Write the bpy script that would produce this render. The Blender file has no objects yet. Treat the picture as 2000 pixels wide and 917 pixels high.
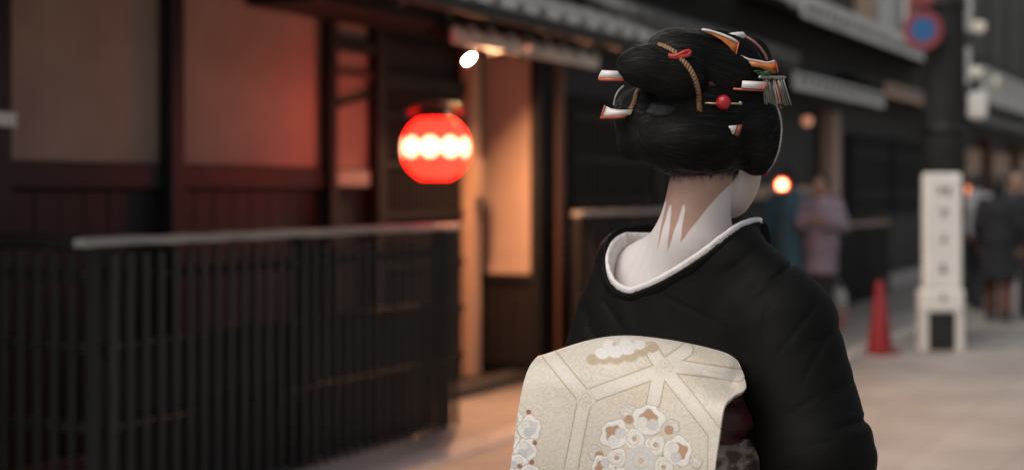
import bpy, bmesh, math, random
import numpy as np
from mathutils import Vector, Matrix

random.seed(7); RNG = np.random.RandomState(11)
scn = bpy.context.scene
COL = scn.collection

# ------------------------------------------------------------------ camera
CAM_H = 1.38; FPX = 2778.0; HORIZ = 370.0; D0 = 2.315
cam = bpy.data.cameras.new('camera'); camo = bpy.data.objects.new('camera', cam); COL.objects.link(camo)
camo.location = (0, 0, CAM_H); camo.rotation_euler = (math.radians(90), 0, 0)
cam.sensor_width = 36; cam.lens = 50; cam.shift_y = -(458.5 - HORIZ) / 2000.0
cam.clip_end = 600; cam.dof.use_dof = True; cam.dof.focus_distance = 2.24; cam.dof.aperture_fstop = 2.2
scn.camera = camo
# ------------------------------------------------------------------ sky, sun, exposure
w = bpy.data.worlds.new('World'); scn.world = w; w.use_nodes = True
nt = w.node_tree; nt.nodes.clear()
sky = nt.nodes.new('ShaderNodeTexSky'); sky.sky_type = 'NISHITA'; sky.sun_disc = False
SUN_EL, SUN_AZ = 52.0, 236.0            # azimuth measured clockwise from +Y (the view direction)
sky.sun_elevation = math.radians(SUN_EL); sky.sun_rotation = math.radians(SUN_AZ)
sky.air_density = 1.0; sky.dust_density = 6.0; sky.ozone_density = 0.6
hs = nt.nodes.new('ShaderNodeHueSaturation'); hs.inputs['Saturation'].default_value = 0.30
bg = nt.nodes.new('ShaderNodeBackground'); bg.inputs['Strength'].default_value = 0.13
wo = nt.nodes.new('ShaderNodeOutputWorld')
nt.links.new(sky.outputs[0], hs.inputs['Color']); nt.links.new(hs.outputs[0], bg.inputs['Color']); nt.links.new(bg.outputs[0], wo.inputs['Surface'])
sl = bpy.data.lights.new('sun', 'SUN'); sl.energy = 0.9; sl.angle = math.radians(35); sl.color = (1.0, 0.93, 0.86)
so = bpy.data.objects.new('sun', sl); COL.objects.link(so)
_e, _a = math.radians(SUN_EL), math.radians(SUN_AZ)
so.rotation_euler = (-Vector((math.sin(_a)*math.cos(_e), math.cos(_a)*math.cos(_e), math.sin(_e)))).to_track_quat('-Z', 'Y').to_euler()
scn.view_settings.view_transform = 'Standard'; scn.view_settings.look = 'None'
scn.view_settings.gamma = 1.0; scn.view_settings.use_curve_mapping = False
scn.view_settings.exposure = -0.08
scn.cycles.use_denoising = True; scn.cycles.max_bounces = 6; scn.cycles.sample_clamp_indirect = 4.0

# ------------------------------------------------------------------ materials
def mat(name, col, rough=0.7, metal=0.0, var=0.0, scale=8.0, bump=0.0, bscale=None, stretch=(1,1,1), col2=None, spec=0.5, sheen=0.0, emit=None, estr=0.0):
    m = bpy.data.materials.new(name); m.use_nodes = True
    t = m.node_tree; b = t.nodes['Principled BSDF']
    b.inputs['Base Color'].default_value = (*col, 1); b.inputs['Roughness'].default_value = rough
    b.inputs['Metallic'].default_value = metal; b.inputs['Specular IOR Level'].default_value = spec
    if sheen: b.inputs['Sheen Weight'].default_value = sheen; b.inputs['Sheen Roughness'].default_value = 0.4
    if emit: b.inputs['Emission Color'].default_value = (*emit, 1); b.inputs['Emission Strength'].default_value = estr
    if var > 0 or bump > 0:
        tc = t.nodes.new('ShaderNodeTexCoord'); mp = t.nodes.new('ShaderNodeMapping'); mp.inputs['Scale'].default_value = stretch
        oi = t.nodes.new('ShaderNodeObjectInfo'); va = t.nodes.new('ShaderNodeVectorMath'); va.operation = 'ADD'
        ml = t.nodes.new('ShaderNodeVectorMath'); ml.operation = 'SCALE'; ml.inputs['Scale'].default_value = 37.0
        cb = t.nodes.new('ShaderNodeCombineXYZ')
        t.links.new(oi.outputs['Random'], cb.inputs[0]); t.links.new(oi.outputs['Random'], cb.inputs[1]); t.links.new(cb.outputs[0], ml.inputs[0])
        t.links.new(tc.outputs['Object'], va.inputs[0]); t.links.new(ml.outputs[0], va.inputs[1]); t.links.new(va.outputs[0], mp.inputs[0])
        nz = t.nodes.new('ShaderNodeTexNoise'); nz.inputs['Scale'].default_value = scale; nz.inputs['Detail'].default_value = 6; nz.inputs['Roughness'].default_value = 0.62
        t.links.new(mp.outputs[0], nz.inputs['Vector'])
        if var > 0:
            c2 = col2 if col2 else tuple(c*(1-var) for c in col); c1 = col if col2 else tuple(min(1, c*(1+var*0.6)) for c in col)
            rp = t.nodes.new('ShaderNodeValToRGB'); rp.color_ramp.elements[0].position = 0.3; rp.color_ramp.elements[1].position = 0.7
            rp.color_ramp.elements[0].color = (*c2, 1); rp.color_ramp.elements[1].color = (*c1, 1)
            t.links.new(nz.outputs['Fac'], rp.inputs[0]); t.links.new(rp.outputs[0], b.inputs['Base Color'])
        if bump > 0:
            n2 = nz
            if bscale:
                n2 = t.nodes.new('ShaderNodeTexNoise'); n2.inputs['Scale'].default_value = bscale; n2.inputs['Detail'].default_value = 5
                t.links.new(mp.outputs[0], n2.inputs['Vector'])
            bp = t.nodes.new('ShaderNodeBump'); bp.inputs['Strength'].default_value = bump; bp.inputs['Distance'].default_value = 0.01
            t.links.new(n2.outputs['Fac'], bp.inputs['Height']); t.links.new(bp.outputs[0], b.inputs['Normal'])
    return m

M = {}
M['dark_wood'] = mat('dark stained wood', (0.014, 0.0105, 0.0085), 0.62, var=0.5, scale=5, bump=0.4, stretch=(6,6,0.7))
M['black_wood'] = mat('soot black wood', (0.008, 0.007, 0.006), 0.6, var=0.5, scale=5, bump=0.35, stretch=(6,6,0.7))
M['slat_wood'] = mat('fence slat wood', (0.015, 0.0125, 0.0105), 0.5, var=0.55, scale=6, bump=0.5, stretch=(5,5,0.6))
M['grey_wood'] = mat('weathered grey wood', (0.33, 0.31, 0.28), 0.75, var=0.35, scale=7, bump=0.5, stretch=(0.7,6,6))
M['pale_wood'] = mat('pale cedar wood', (0.52, 0.34, 0.23), 0.55, var=0.25, scale=4, bump=0.25, stretch=(5,5,0.6))
M['brown_wood'] = mat('brown wood', (0.13, 0.06, 0.035), 0.6, var=0.35, scale=5, bump=0.3, stretch=(5,5,0.6))
M['plaster'] = mat('ochre earth plaster', (0.36, 0.26, 0.205), 0.9, var=0.22, scale=1.7, bump=0.25, bscale=60)
M['plaster_pale'] = mat('pale plaster', (0.58, 0.41, 0.31), 0.9, var=0.15, scale=1.7, bump=0.2, bscale=50)
M['plaster_grey'] = mat('grey plaster', (0.10, 0.10, 0.092), 0.9, var=0.25, scale=1.3, bump=0.2, bscale=40)
M['tile'] = mat('grey clay roof tile', (0.16, 0.16, 0.155), 0.55, var=0.4, scale=9, bump=0.3)
M['eave_grey'] = mat('weathered pale eave', (0.70, 0.69, 0.65), 0.7, var=0.3, scale=4, bump=0.3)
M['stone'] = mat('granite', (0.46, 0.43, 0.40), 0.75, var=0.3, scale=14, bump=0.4, bscale=70)
M['dark_stone'] = mat('dark stone', (0.05, 0.046, 0.042), 0.7, var=0.3, scale=10, bump=0.4)
M['white_board'] = mat('white sign board', (0.76, 0.76, 0.72), 0.5, var=0.06, scale=3)
M['ink'] = mat('black ink', (0.05, 0.055, 0.06), 0.6)
M['blackm'] = mat('black painted metal', (0.012, 0.012, 0.012), 0.5, var=0.3, scale=8)
M['concrete_dark'] = mat('dark pole coating', (0.011, 0.011, 0.010), 0.8, var=0.4, scale=7, bump=0.3)
M['cone'] = mat('red plastic', (0.25, 0.009, 0.016), 0.5, var=0.25, scale=6)
M['sign_blue'] = mat('sign blue', (0.035, 0.13, 0.32), 0.45, var=0.1, scale=5)
M['sign_red'] = mat('sign red', (0.26, 0.05, 0.06), 0.45, var=0.15, scale=5)
M['white_metal'] = mat('white enamel', (0.66, 0.66, 0.63), 0.4, var=0.08, scale=4)
M['hair_far'] = mat('far hair', (0.012, 0.010, 0.009), 0.5)
M['skin_far'] = mat('far skin', (0.42, 0.24, 0.17), 0.55)

def ground_mat():
    m = bpy.data.materials.new('stone paving'); m.use_nodes = True; t = m.node_tree; b = t.nodes['Principled BSDF']
    tc = t.nodes.new('ShaderNodeTexCoord'); mp = t.nodes.new('ShaderNodeMapping'); mp.inputs['Rotation'].default_value = (0, 0, math.radians(-62.0))
    t.links.new(tc.outputs['Object'], mp.inputs[0])
    br = t.nodes.new('ShaderNodeTexBrick'); br.inputs['Scale'].default_value = 1.0
    br.inputs['Brick Width'].default_value = 0.9; br.inputs['Row Height'].default_value = 0.45; br.inputs['Mortar Size'].default_value = 0.008; br.inputs['Bias'].default_value = -0.2
    br.inputs['Color1'].default_value = (0.34, 0.32, 0.295, 1); br.inputs['Color2'].default_value = (0.31, 0.29, 0.27, 1); br.inputs['Mortar'].default_value = (0.27, 0.25, 0.23, 1)
    t.links.new(mp.outputs[0], br.inputs['Vector'])
    nz = t.nodes.new('ShaderNodeTexNoise'); nz.inputs['Scale'].default_value = 1.3; nz.inputs['Detail'].default_value = 8
    t.links.new(mp.outputs[0], nz.inputs['Vector'])
    mx = t.nodes.new('ShaderNodeMix'); mx.data_type = 'RGBA'; mx.blend_type = 'MULTIPLY'; mx.inputs['Factor'].default_value = 0.7
    rp = t.nodes.new('ShaderNodeValToRGB'); rp.color_ramp.elements[0].position = .3; rp.color_ramp.elements[0].color = (.62, .6, .58, 1); rp.color_ramp.elements[1].position = .7; rp.color_ramp.elements[1].color = (1.15, 1.13, 1.1, 1)
    t.links.new(nz.outputs['Fac'], rp.inputs[0]); t.links.new(br.outputs['Color'], mx.inputs['A']); t.links.new(rp.outputs[0], mx.inputs['B'])
    t.links.new(mx.outputs['Result'], b.inputs['Base Color']); b.inputs['Roughness'].default_value = 0.6
    n2 = t.nodes.new('ShaderNodeTexNoise'); n2.inputs['Scale'].default_value = 45; n2.inputs['Detail'].default_value = 4; t.links.new(mp.outputs[0], n2.inputs['Vector'])
    bp = t.nodes.new('ShaderNodeBump'); bp.inputs['Strength'].default_value = 0.3; bp.inputs['Distance'].default_value = 0.01
    t.links.new(n2.outputs['Fac'], bp.inputs['Height']); t.links.new(bp.outputs[0], b.inputs['Normal'])
    return m
M['paving'] = ground_mat()

# ------------------------------------------------------------------ helpers
def tag(o, label=None, cat=None, group=None, kind=None):
    if label: o['label'] = label
    if cat: o['category'] = cat
    if group: o['group'] = group
    if kind: o['kind'] = kind
    return o
def link(name, me, material=None, parent=None):
    o = bpy.data.objects.new(name, me); COL.objects.link(o)
    if material is not None and me is not None and len(me.materials) == 0: me.materials.append(material)
    if parent is not None: o.parent = parent
    return o
def empty(name, label, cat, loc=(0,0,0), rz=0.0, group=None):
    o = bpy.data.objects.new(name, None); COL.objects.link(o); o.location = loc; o.rotation_euler = (0, 0, rz); o.empty_display_size = 0.1
    return tag(o, label, cat, group)
def mesh(name, v, f, smooth=False):
    me = bpy.data.meshes.new(name); me.from_pydata([tuple(map(float, p)) for p in v], [], [tuple(map(int, q)) for q in f]); me.update()
    if smooth: me.polygons.foreach_set('use_smooth', [True]*len(me.polygons))
    return me
def from_bm(name, bm, smooth=False):
    me = bpy.data.meshes.new(name); bmesh.ops.recalc_face_normals(bm, faces=bm.faces[:]); bm.to_mesh(me); bm.free()
    if smooth: me.polygons.foreach_set('use_smooth', [True]*len(me.polygons))
    return me
_boxc = {}
def boxmesh(size, material, bev=0.006):
    key = (tuple(round(s, 4) for s in size), material.name, bev)
    if key not in _boxc:
        bm = bmesh.new(); bmesh.ops.create_cube(bm, size=1.0); bmesh.ops.scale(bm, vec=size, verts=bm.verts[:])
        bv = min(bev, min(size)*0.3)
        if bv > 0.0005: bmesh.ops.bevel(bm, geom=bm.edges[:], offset=bv, segments=1, affect='EDGES')
        me = from_bm('box', bm); me.materials.append(material); _boxc[key] = me
    return _boxc[key]
def box(name, parent, material, lo, hi, bev=0.006, rot=None):
    size = [abs(hi[i]-lo[i]) for i in range(3)]; c = [(hi[i]+lo[i])/2 for i in range(3)]
    o = link(name, boxmesh(size, material, bev), None, parent); o.location = c
    if rot: o.rotation_euler = rot
    return o
def tube_mesh(name, pts, rad, n=8, closed=False, caps=True, smooth=True, ellipse=None):
    """sweep a circle (or ellipse given by per-point frame) along pts"""
    pts = [Vector(p) for p in pts]; N = len(pts); rads = rad if hasattr(rad, '__len__') else [rad]*N
    V, F = [], []; up = None
    for i, p in enumerate(pts):
        a = pts[(i-1) % N] if (closed or i > 0) else p; b = pts[(i+1) % N] if (closed or i < N-1) else p
        t = (b-a).normalized()
        if up is None: up = t.orthogonal().normalized()
        up = (up - t*up.dot(t)); up = up.normalized() if up.length > 1e-6 else t.orthogonal().normalized()
        s = t.cross(up)
        for k in range(n):
            an = 2*math.pi*k/n; V.append(p + (up*math.cos(an) + s*math.sin(an))*rads[i])
    for i in range(N if closed else N-1):
        j = (i+1) % N
        for k in range(n): F.append((i*n+k, i*n+(k+1) % n, j*n+(k+1) % n, j*n+k))
    if caps and not closed: F.append(tuple(range(n-1, -1, -1))); F.append(tuple((N-1)*n+k for k in range(n)))
    return mesh(name, V, F, smooth)
def lathe_mesh(name, prof, n=24, smooth=True, cx=0, cy=0):
    V, F = [], []
    for r, z in prof:
        for k in range(n): a = 2*math.pi*k/n; V.append((cx+r*math.cos(a), cy+r*math.sin(a), z))
    for i in range(len(prof)-1):
        for k in range(n): F.append((i*n+k, i*n+(k+1) % n, (i+1)*n+(k+1) % n, (i+1)*n+k))
    F.append(tuple(range(n-1, -1, -1))); F.append(tuple((len(prof)-1)*n+k for k in range(n)))
    return mesh(name, V, F, smooth)
def catmull(ctrl, n):
    """ctrl (K,d) -> (n,d) smooth interpolation"""
    c = np.asarray(ctrl, float); K = len(c); t = np.linspace(0, K-1, n); i = np.clip(np.floor(t).astype(int), 0, K-2); u = (t-i)[:, None]
    p0 = c[np.clip(i-1, 0, K-1)]; p1 = c[i]; p2 = c[i+1]; p3 = c[np.clip(i+2, 0, K-1)]
    return 0.5*((2*p1) + (-p0+p2)*u + (2*p0-5*p1+4*p2-p3)*u*u + (-p0+3*p1-3*p2+p3)*u**3)

# ---- implicit surfaces
def smin(a, b, k):
    h = np.clip(0.5+0.5*(b-a)/k, 0, 1); return b*(1-h)+a*h-k*h*(1-h)
def smax(a, b, k): return -smin(-a, -b, k)
def sd_ell(P, c, r, ax=None):
    q = P-np.asarray(c, np.float32)
    if ax is not None: q = q @ np.asarray(ax, np.float32).T
    r = np.asarray(r, np.float32)
    k0 = np.sqrt(((q/r)**2).sum(-1)); k1 = np.sqrt(((q/(r*r))**2).sum(-1))+1e-9
    return k0*(k0-1.0)/k1
def sd_cap(P, a, b, ra, rb):
    a = np.asarray(a, np.float32); b = np.asarray(b, np.float32); ab = b-a
    h = np.clip(((P-a) @ ab)/float(ab @ ab), 0, 1)
    return np.sqrt(((P-a-h[..., None]*ab)**2).sum(-1)) - (ra+(rb-ra)*h)
def surface_nets(f, lo, hi, h, newton=2):
    ax = [np.arange(lo[i], hi[i]+h, h, dtype=np.float32) for i in range(3)]
    n = [len(a) for a in ax]; V = np.empty(n, np.float32); YZ = np.stack(np.meshgrid(ax[1], ax[2], indexing='ij'), -1)
    for i0 in range(0, n[0], 16):
        xs = ax[0][i0:i0+16]; P = np.empty((len(xs), n[1], n[2], 3), np.float32); P[..., 1:] = YZ[None]; P[..., 0] = xs[:, None, None]
        V[i0:i0+16] = f(P)
    I = V < 0
    s = np.zeros([k-1 for k in n], np.uint8); offs = [(a, b, c) for a in (0, 1) for b in (0, 1) for c in (0, 1)]
    for a, b, c in offs: s += I[a:n[0]-1+a, b:n[1]-1+b, c:n[2]-1+c]
    act = np.argwhere((s > 0) & (s < 8)); idm = np.full(s.shape, -1, np.int64); idm[tuple(act.T)] = np.arange(len(act))
    acc = np.zeros((len(act), 3)); cnt = np.zeros(len(act))
    cv = {o: V[act[:, 0]+o[0], act[:, 1]+o[1], act[:, 2]+o[2]] for o in offs}
    for o in offs:
        for d in range(3):
            if o[d] == 0:
                p = list(o); p[d] = 1; p = tuple(p); va, vb = cv[o], cv[p]; cr = (va < 0) != (vb < 0)
                t = np.where(cr, va/np.where(cr, va-vb, 1), 0); pos = np.array(o, float)[None]+t[:, None]*(np.array(p)-np.array(o))[None]
                acc += pos*cr[:, None]; cnt += cr
    verts = (act+acc/cnt[:, None])*h+np.array([a[0] for a in ax])
    F = []
    for d in range(3):
        e, g = (d+1) % 3, (d+2) % 3
        sl0 = [slice(None)]*3; sl1 = [slice(None)]*3; sl0[d] = slice(0, -1); sl1[d] = slice(1, None)
        cr = np.argwhere(I[tuple(sl0)] != I[tuple(sl1)])
        cr = cr[(cr[:, e] >= 1) & (cr[:, e] < n[e]-1) & (cr[:, g] >= 1) & (cr[:, g] < n[g]-1)]
        def cell(de, dg):
            q = cr.copy(); q[:, e] += de; q[:, g] += dg; return idm[tuple(q.T)]
        q = np.stack([cell(-1, -1), cell(0, -1), cell(0, 0), cell(-1, 0)], 1); ins = I[tuple(cr.T)]
        q[~ins] = q[~ins][:, ::-1]; F.append(q)
    F = np.concatenate(F); F = F[(F >= 0).all(1)]
    for _ in range(newton):
        v32 = verts.astype(np.float32); e = h*0.25; d0 = f(v32[None, None])[0, 0]
        g = np.stack([(f((v32+np.eye(3, dtype=np.float32)[k]*e)[None, None])[0, 0]-f((v32-np.eye(3, dtype=np.float32)[k]*e)[None, None])[0, 0])/(2*e) for k in range(3)], 1)
        st = d0[:, None]*g/np.maximum((g*g).sum(1, keepdims=True), 0.05); ln = np.sqrt((st**2).sum(1, keepdims=True)); st *= np.minimum(1, h*0.7/np.maximum(ln, 1e-9)); verts = verts-st
    return verts, F
def grad(f, p, e=0.002):
    v = np.asarray(p, np.float32).reshape(1, 1, -1, 3); E = np.eye(3, dtype=np.float32)*e
    return np.stack([(f(v+E[k])-f(v-E[k]))[0, 0]/(2*e) for k in range(3)], -1)
def np_mesh(name, v, F, smooth=True):
    me = bpy.data.meshes.new(name); v = np.asarray(v, np.float32); F = np.asarray(F, np.int32); k = F.shape[1]
    me.vertices.add(len(v)); me.vertices.foreach_set('co', v.ravel()); me.loops.add(F.size); me.loops.foreach_set('vertex_index', F.ravel())
    me.polygons.add(len(F)); me.polygons.foreach_set('loop_start', np.arange(0, F.size, k, dtype=np.int32)); me.polygons.foreach_set('loop_total', np.full(len(F), k, np.int32))
    me.update(calc_edges=True); me.validate()
    if smooth: me.polygons.foreach_set('use_smooth', np.ones(len(me.polygons), bool))
    return me
def fattr(me, name, arr):
    a = me.attributes.new(name, 'FLOAT', 'POINT'); a.data.foreach_set('value', np.asarray(arr, np.float32))
def cattr(me, name, arr):
    a = me.attributes.new(name, 'FLOAT_COLOR', 'POINT'); c = np.ones((len(arr), 4), np.float32); c[:, :3] = arr; a.data.foreach_set('color', c.ravel())

# ------------------------------------------------------------------ the street's own frame: s along the house fronts, y into the houses
FX, FY = -0.33, 8.3; UX, UY = 0.469, 0.883; RZ = math.atan2(UY, UX)
def world(s, y, z=0.0): return Vector((FX+UX*s-UY*y, FY+UY*s+UX*y, z))
def s_at(px, y):
    r = (px-1000)/FPX; bx, by = FX-UY*y, FY+UX*y
    return (r*by-bx)/(UX-UY*r)
def depth(s, y): return FY+UY*s+UX*y
def z_at(py, s, y): return CAM_H-(py-HORIZ)*depth(s, y)/FPX
def street(name, label, cat, s=0, y=0, group=None):
    return empty(name, label, cat, world(s, y), RZ, group)

# ================================================================== SETTING
bm = bmesh.new(); bmesh.ops.create_grid(bm, x_segments=1, y_segments=1, size=150)
g = link('street', from_bm('street', bm), M['paving']); g.location = (0, 60, 0); tag(g, kind='structure')
# footway beside the houses with its granite edging, each stone a piece of its own
fw = street('footway', None, None, 0, 0); tag(fw, kind='structure')
def fw_box(name, m, lo, hi, bev=0.01): return box(name, fw, m, lo, hi, bev)
s = -7.0
while s < 30:
    L = random.uniform(0.75, 1.0); fw_box('kerb_stone', M['stone'], (s, -1.22, -0.05), (s+L-0.012, -1.06, 0.028+random.uniform(-.004, .004))); s += L
s = -7.0
while s < 6:
    L = random.uniform(0.5, 0.62); fw_box('edging_stone', M['stone'], (s, -0.52, -0.05), (s+L-0.012, -0.30, 0.012+random.uniform(-.003, .004))); s += L

# ================================================================== HOUSES
def boards(parent, s0, s1, y, z0, z1, m, wdt=0.15, thick=0.02):
    n = max(1, round((s1-s0)/wdt)); d = (s1-s0)/n
    for i in range(n):
        box('board', parent, m, (s0+i*d+0.003, y-thick-random.uniform(0, .004), z0), (s0+(i+1)*d-0.003, y, z1), 0.004)
def lattice(parent, s0, s1, y, z0, z1, m, pitch=0.075, bar=0.03, rails=3):
    fr = box('lattice_window', parent, M['black_wood'], (s0, y-0.012, z0), (s1, y, z1))
    n = round((s1-s0)/pitch); c0 = fr.location
    for i in range(n+1):
        x = s0+i*(s1-s0)/n
        box('bar', fr, m, (x-bar/2-c0[0], -0.06, z0-c0[2]), (x+bar/2-c0[0], -0.025, z1-c0[2]), 0.004)
    for j in range(rails):
        z = z0+(j+0.5)*(z1-z0)/rails
        box('rail', fr, m, (s0-c0[0], -0.078, z-0.02-c0[2]), (s1-c0[0], -0.0625, z+0.02-c0[2]), 0.004)
    return fr
def tile_mesh(L=0.55, r=0.065):
    key = 'tile_%g_%g' % (L, r)
    if key in bpy.data.meshes: return bpy.data.meshes[key]
    V, F = [], []; n = 6
    for x in (0, L):
        for k in range(n+1): a = math.pi*k/n; V.append((r*math.cos(a), x, r*math.sin(a)))
    for k in range(n): F.append((k, k+1, n+2+k, n+1+k))
    F.append(tuple(range(n, -1, -1))); F.append(tuple(range(n+1, 2*n+2)))
    me = mesh(key, V, F, False); me.materials.append(M['tile']); return me
def pent_roof(parent, s0, s1, ye, yw, z, rise, edge_h=0.10, edge_m=None, tiles=True, name='roof'):
    """sloping roof from the eave edge (ye, z) up to (yw, z+rise); fascia, tiles and rafters as its pieces"""
    ang = math.atan2(rise, yw-ye); th = 0.05
    V = [(s0, ye, z), (s1, ye, z), (s1, yw, z+rise), (s0, yw, z+rise)]; V += [(a, b, c+th) for a, b, c in V]
    rf = link(name, mesh(name, V, [(3, 2, 1, 0), (4, 5, 6, 7), (0, 1, 5, 4), (1, 2, 6, 5), (2, 3, 7, 6), (3, 0, 4, 7)]), M['black_wood'], parent)
    box('fascia', rf, edge_m or M['eave_grey'], (s0-0.02, ye-0.035, z-0.03), (s1+0.02, ye-0.003, z-0.03+edge_h), 0.006)
    if tiles:
        n = round((s1-s0)/0.27)
        for i in range(n):
            t = link('tile', tile_mesh(), None, rf); t.location = (s0+(i+0.5)*(s1-s0)/n, ye-0.05, z+th+0.006-0.05*math.tan(ang)); t.rotation_euler = (ang, 0, 0)
    n = max(2, round((s1-s0)/0.45))
    for i in range(n):
        t = box('rafter', rf, M['dark_wood'], (-0.03, 0, -0.06), (0.03, (yw-ye)/math.cos(ang)-0.05, 0), 0.004)
        t.location = (s0+(i+0.5)*(s1-s0)/n, (ye+yw)/2, z+rise/2-0.034); t.rotation_euler = (ang, 0, 0)
    return rf

# --- the near house: ochre plaster above dark boards, entrance recess with the lantern
A = street('wooden_house', 'nearest old wooden house with ochre plaster wall and latticed entrance beside the red lantern', 'house')
WY = 0.90
posts = [(s_at(4, WY)-0.10, 0.11), (s_at(336, WY-0.07), 0.10)]
sL = -4.6; sE = s_at(733, WY)
box('wall_core', A, M['black_wood'], (sL, WY+0.02, 0), (2.45, WY+0.14, 4.4))
edges = [sL, posts[0][0], posts[1][0], s_at(632, WY-0.07), sE]
for a, b in zip(edges[:-1], edges[1:]):
    box('plaster_panel', A, M['plaster'], (a+0.01, WY-0.022, 1.512), (b-0.01, WY+0.018, 3.2), 0.004)
for x, wd in posts+[(s_at(640, WY-0.06), 0.07)]:
    box('post', A, M['black_wood'], (x-wd/2, WY-0.115, 0), (x+wd/2, WY-0.024, 3.2))
box('sill_beam', A, M['black_wood'], (sL, WY-0.062, 1.385), (sE-0.6, WY-0.002, 1.508))
box('pale_sill', A, M['grey_wood'], (s_at(652, WY-0.06), WY-0.062, 1.40), (s_at(724, WY-0.06), WY-0.002, 1.50))
boards(A, sL, sE, WY+0.017, 0.10, 1.382, M['black_wood'], 0.16)
box('foundation_stone', A, M['dark_stone'], (sL, WY-0.05, -0.05), (sE, WY+0.018, 0.096))
# white plate on the outermost post
box('notice_plate', A, M['white_metal'], (posts[0][0]-0.06, WY-0.128, z_at(238, posts[0][0], WY-.12)-0.02), (posts[0][0]+0.07, WY-0.117, z_at(238, posts[0][0], WY-.12)+0.045))
# entrance: post, cross beams, slanting brace, transom, lattice door
xe = s_at(733, WY-0.06)
box('post', A, M['black_wood'], (xe-0.04, WY-0.115, 0), (xe+0.05, WY-0.024, 2.55))
xa = s_at(640, WY-0.06)+0.036
box('cross_beam', A, M['black_wood'], (xa, WY-0.10, 2.23), (xe-0.042, WY-0.03, 2.31))
box('cross_beam', A, M['brown_wood'], (xa, WY-0.07, 2.075), (xe-0.042, WY-0.025, 2.115))
br = link('brace', tube_mesh('brace', [(xa, WY-0.08, 1.885), (xe-0.042, WY-0.08, 1.985)], 0.018, 6), M['black_wood'], A)
sR = 2.0                                   # right cheek of the recess
box('transom_board', A, M['dark_wood'], (xe+0.052, WY-0.012, 2.14), (1.62, WY+0.018, 2.36), 0.003)
box('lintel', A, M['black_wood'], (xe+0.052, WY-0.09, 2.03), (1.62, WY-0.002, 2.138))
lattice(A, xe+0.052, 1.56, WY+0.012, 0.06, 2.028, M['black_wood'], 0.055, 0.026, 6)
# pale cedar post at the recess with a wooden name plate
sp = s_at(922, 0.80)
box('cedar_post', A, M['pale_wood'], (sp-0.065, 0.76, 0.06), (sp+0.065, 0.86, 2.42), 0.012)
box('post_foot', A, M['dark_stone'], (sp-0.09, 0.73, 0), (sp+0.09, 0.89, 0.06))
zn = z_at(347, sp, .75)
npl = box('name_plate', A, M['pale_wood'], (sp-0.11, 0.70, zn-0.14), (sp+0.02, 0.722, zn+0.13), 0.01)
# cheek wall of the recess: dark wainscot below, plaster panel above, framed
ck = 0.505
box('cheek_core', A, M['black_wood'], (sR+0.02, ck+0.02, 0), (sR+0.16, WY+0.14, 3.2))
box('plaster_panel', A, M['plaster_pale'], (sR-0.022, ck+0.02, 0.765), (sR+0.018, 0.965, 2.36), 0.004)
box('panel_frame', A, M['black_wood'], (sR-0.035, ck+0.02, 0.70), (sR+0.015, 0.965, 0.762))
box('panel_frame', A, M['black_wood'], (sR-0.035, ck-0.06, 0), (sR+0.015, ck+0.017, 3.0))
for i in range(3): box('board', A, M['dark_wood'], (sR-0.012, ck+0.022+i*0.145, 0.1), (sR+0.017, ck+0.022+i*0.145+0.14, 0.697))
box('threshold_stone', A, M['dark_stone'], (0.75, 0.50, -0.03), (sR-0.04, 0.72, 0.07), 0.012)
# hood over the entrance and its tiled pent eave
box('hood', A, M['black_wood'], (s_at(612, 0.32), 0.33, 2.39), (2.6, WY-0.12, 3.1))
pent_roof(A, s_at(882, 0.25), s_at(1160, 0.25), 0.25, 0.62, 2.31, 0.16, 0.10, M['eave_grey'], name='hood_roof')
# main eave, set low and far out to shade the wall's upper part
pent_roof(A, sL, 2.28, -0.40, WY+0.1, 2.345, 0.60, 0.08, M['dark_wood'], name='roof')

# --- second house: black boards and lattice
B = street('wooden_house', 'black boarded wooden house right behind the woman in the dark kimono', 'house')
BY = 0.50; b0, b1 = sR+0.18, 6.5
box('wall_core', B, M['black_wood'], (b0, BY+0.02, 0), (b1, BY+0.16, 3.6))
boards(B, b0, b1, BY+0.017, 0.1, 1.0, M['black_wood'], 0.17)
box('beam', B, M['dark_wood'], (b0, BY-0.03, 1.003), (b1, BY+0.017, 1.09))
lattice(B, b0+0.35, b0+1.9, BY+0.017, 1.12, 2.1, M['dark_wood'], 0.08, 0.03, 3)
lattice(B, b0+2.2, b0+3.9, BY+0.017, 1.12, 2.1, M['dark_wood'], 0.08, 0.03, 3)
for x, m in ((b0+0.12, 'brown_wood'), (b0+2.05, 'dark_wood'), (b1-0.12, 'dark_wood')):
    box('post', B, M[m], (x-0.055, BY-0.075, 0), (x+0.055, BY-0.032, 2.9))
box('foundation_stone', B, M['dark_stone'], (b0, BY-0.02, -0.05), (b1, BY+0.016, 0.096))
pent_roof(B, 2.3, b1+0.1, -0.05, BY+0.1, 2.62, 0.26, 0.11, M['plaster_grey'])
box('upper_wall', B, M['black_wood'], (2.3, 0.9, 2.9), (b1, 1.1, 5.0))
pent_roof(B, 2.1, b1, -0.10, 0.95, 3.22, 0.45, 0.17, M['eave_grey'], name='upper_roof')
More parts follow.
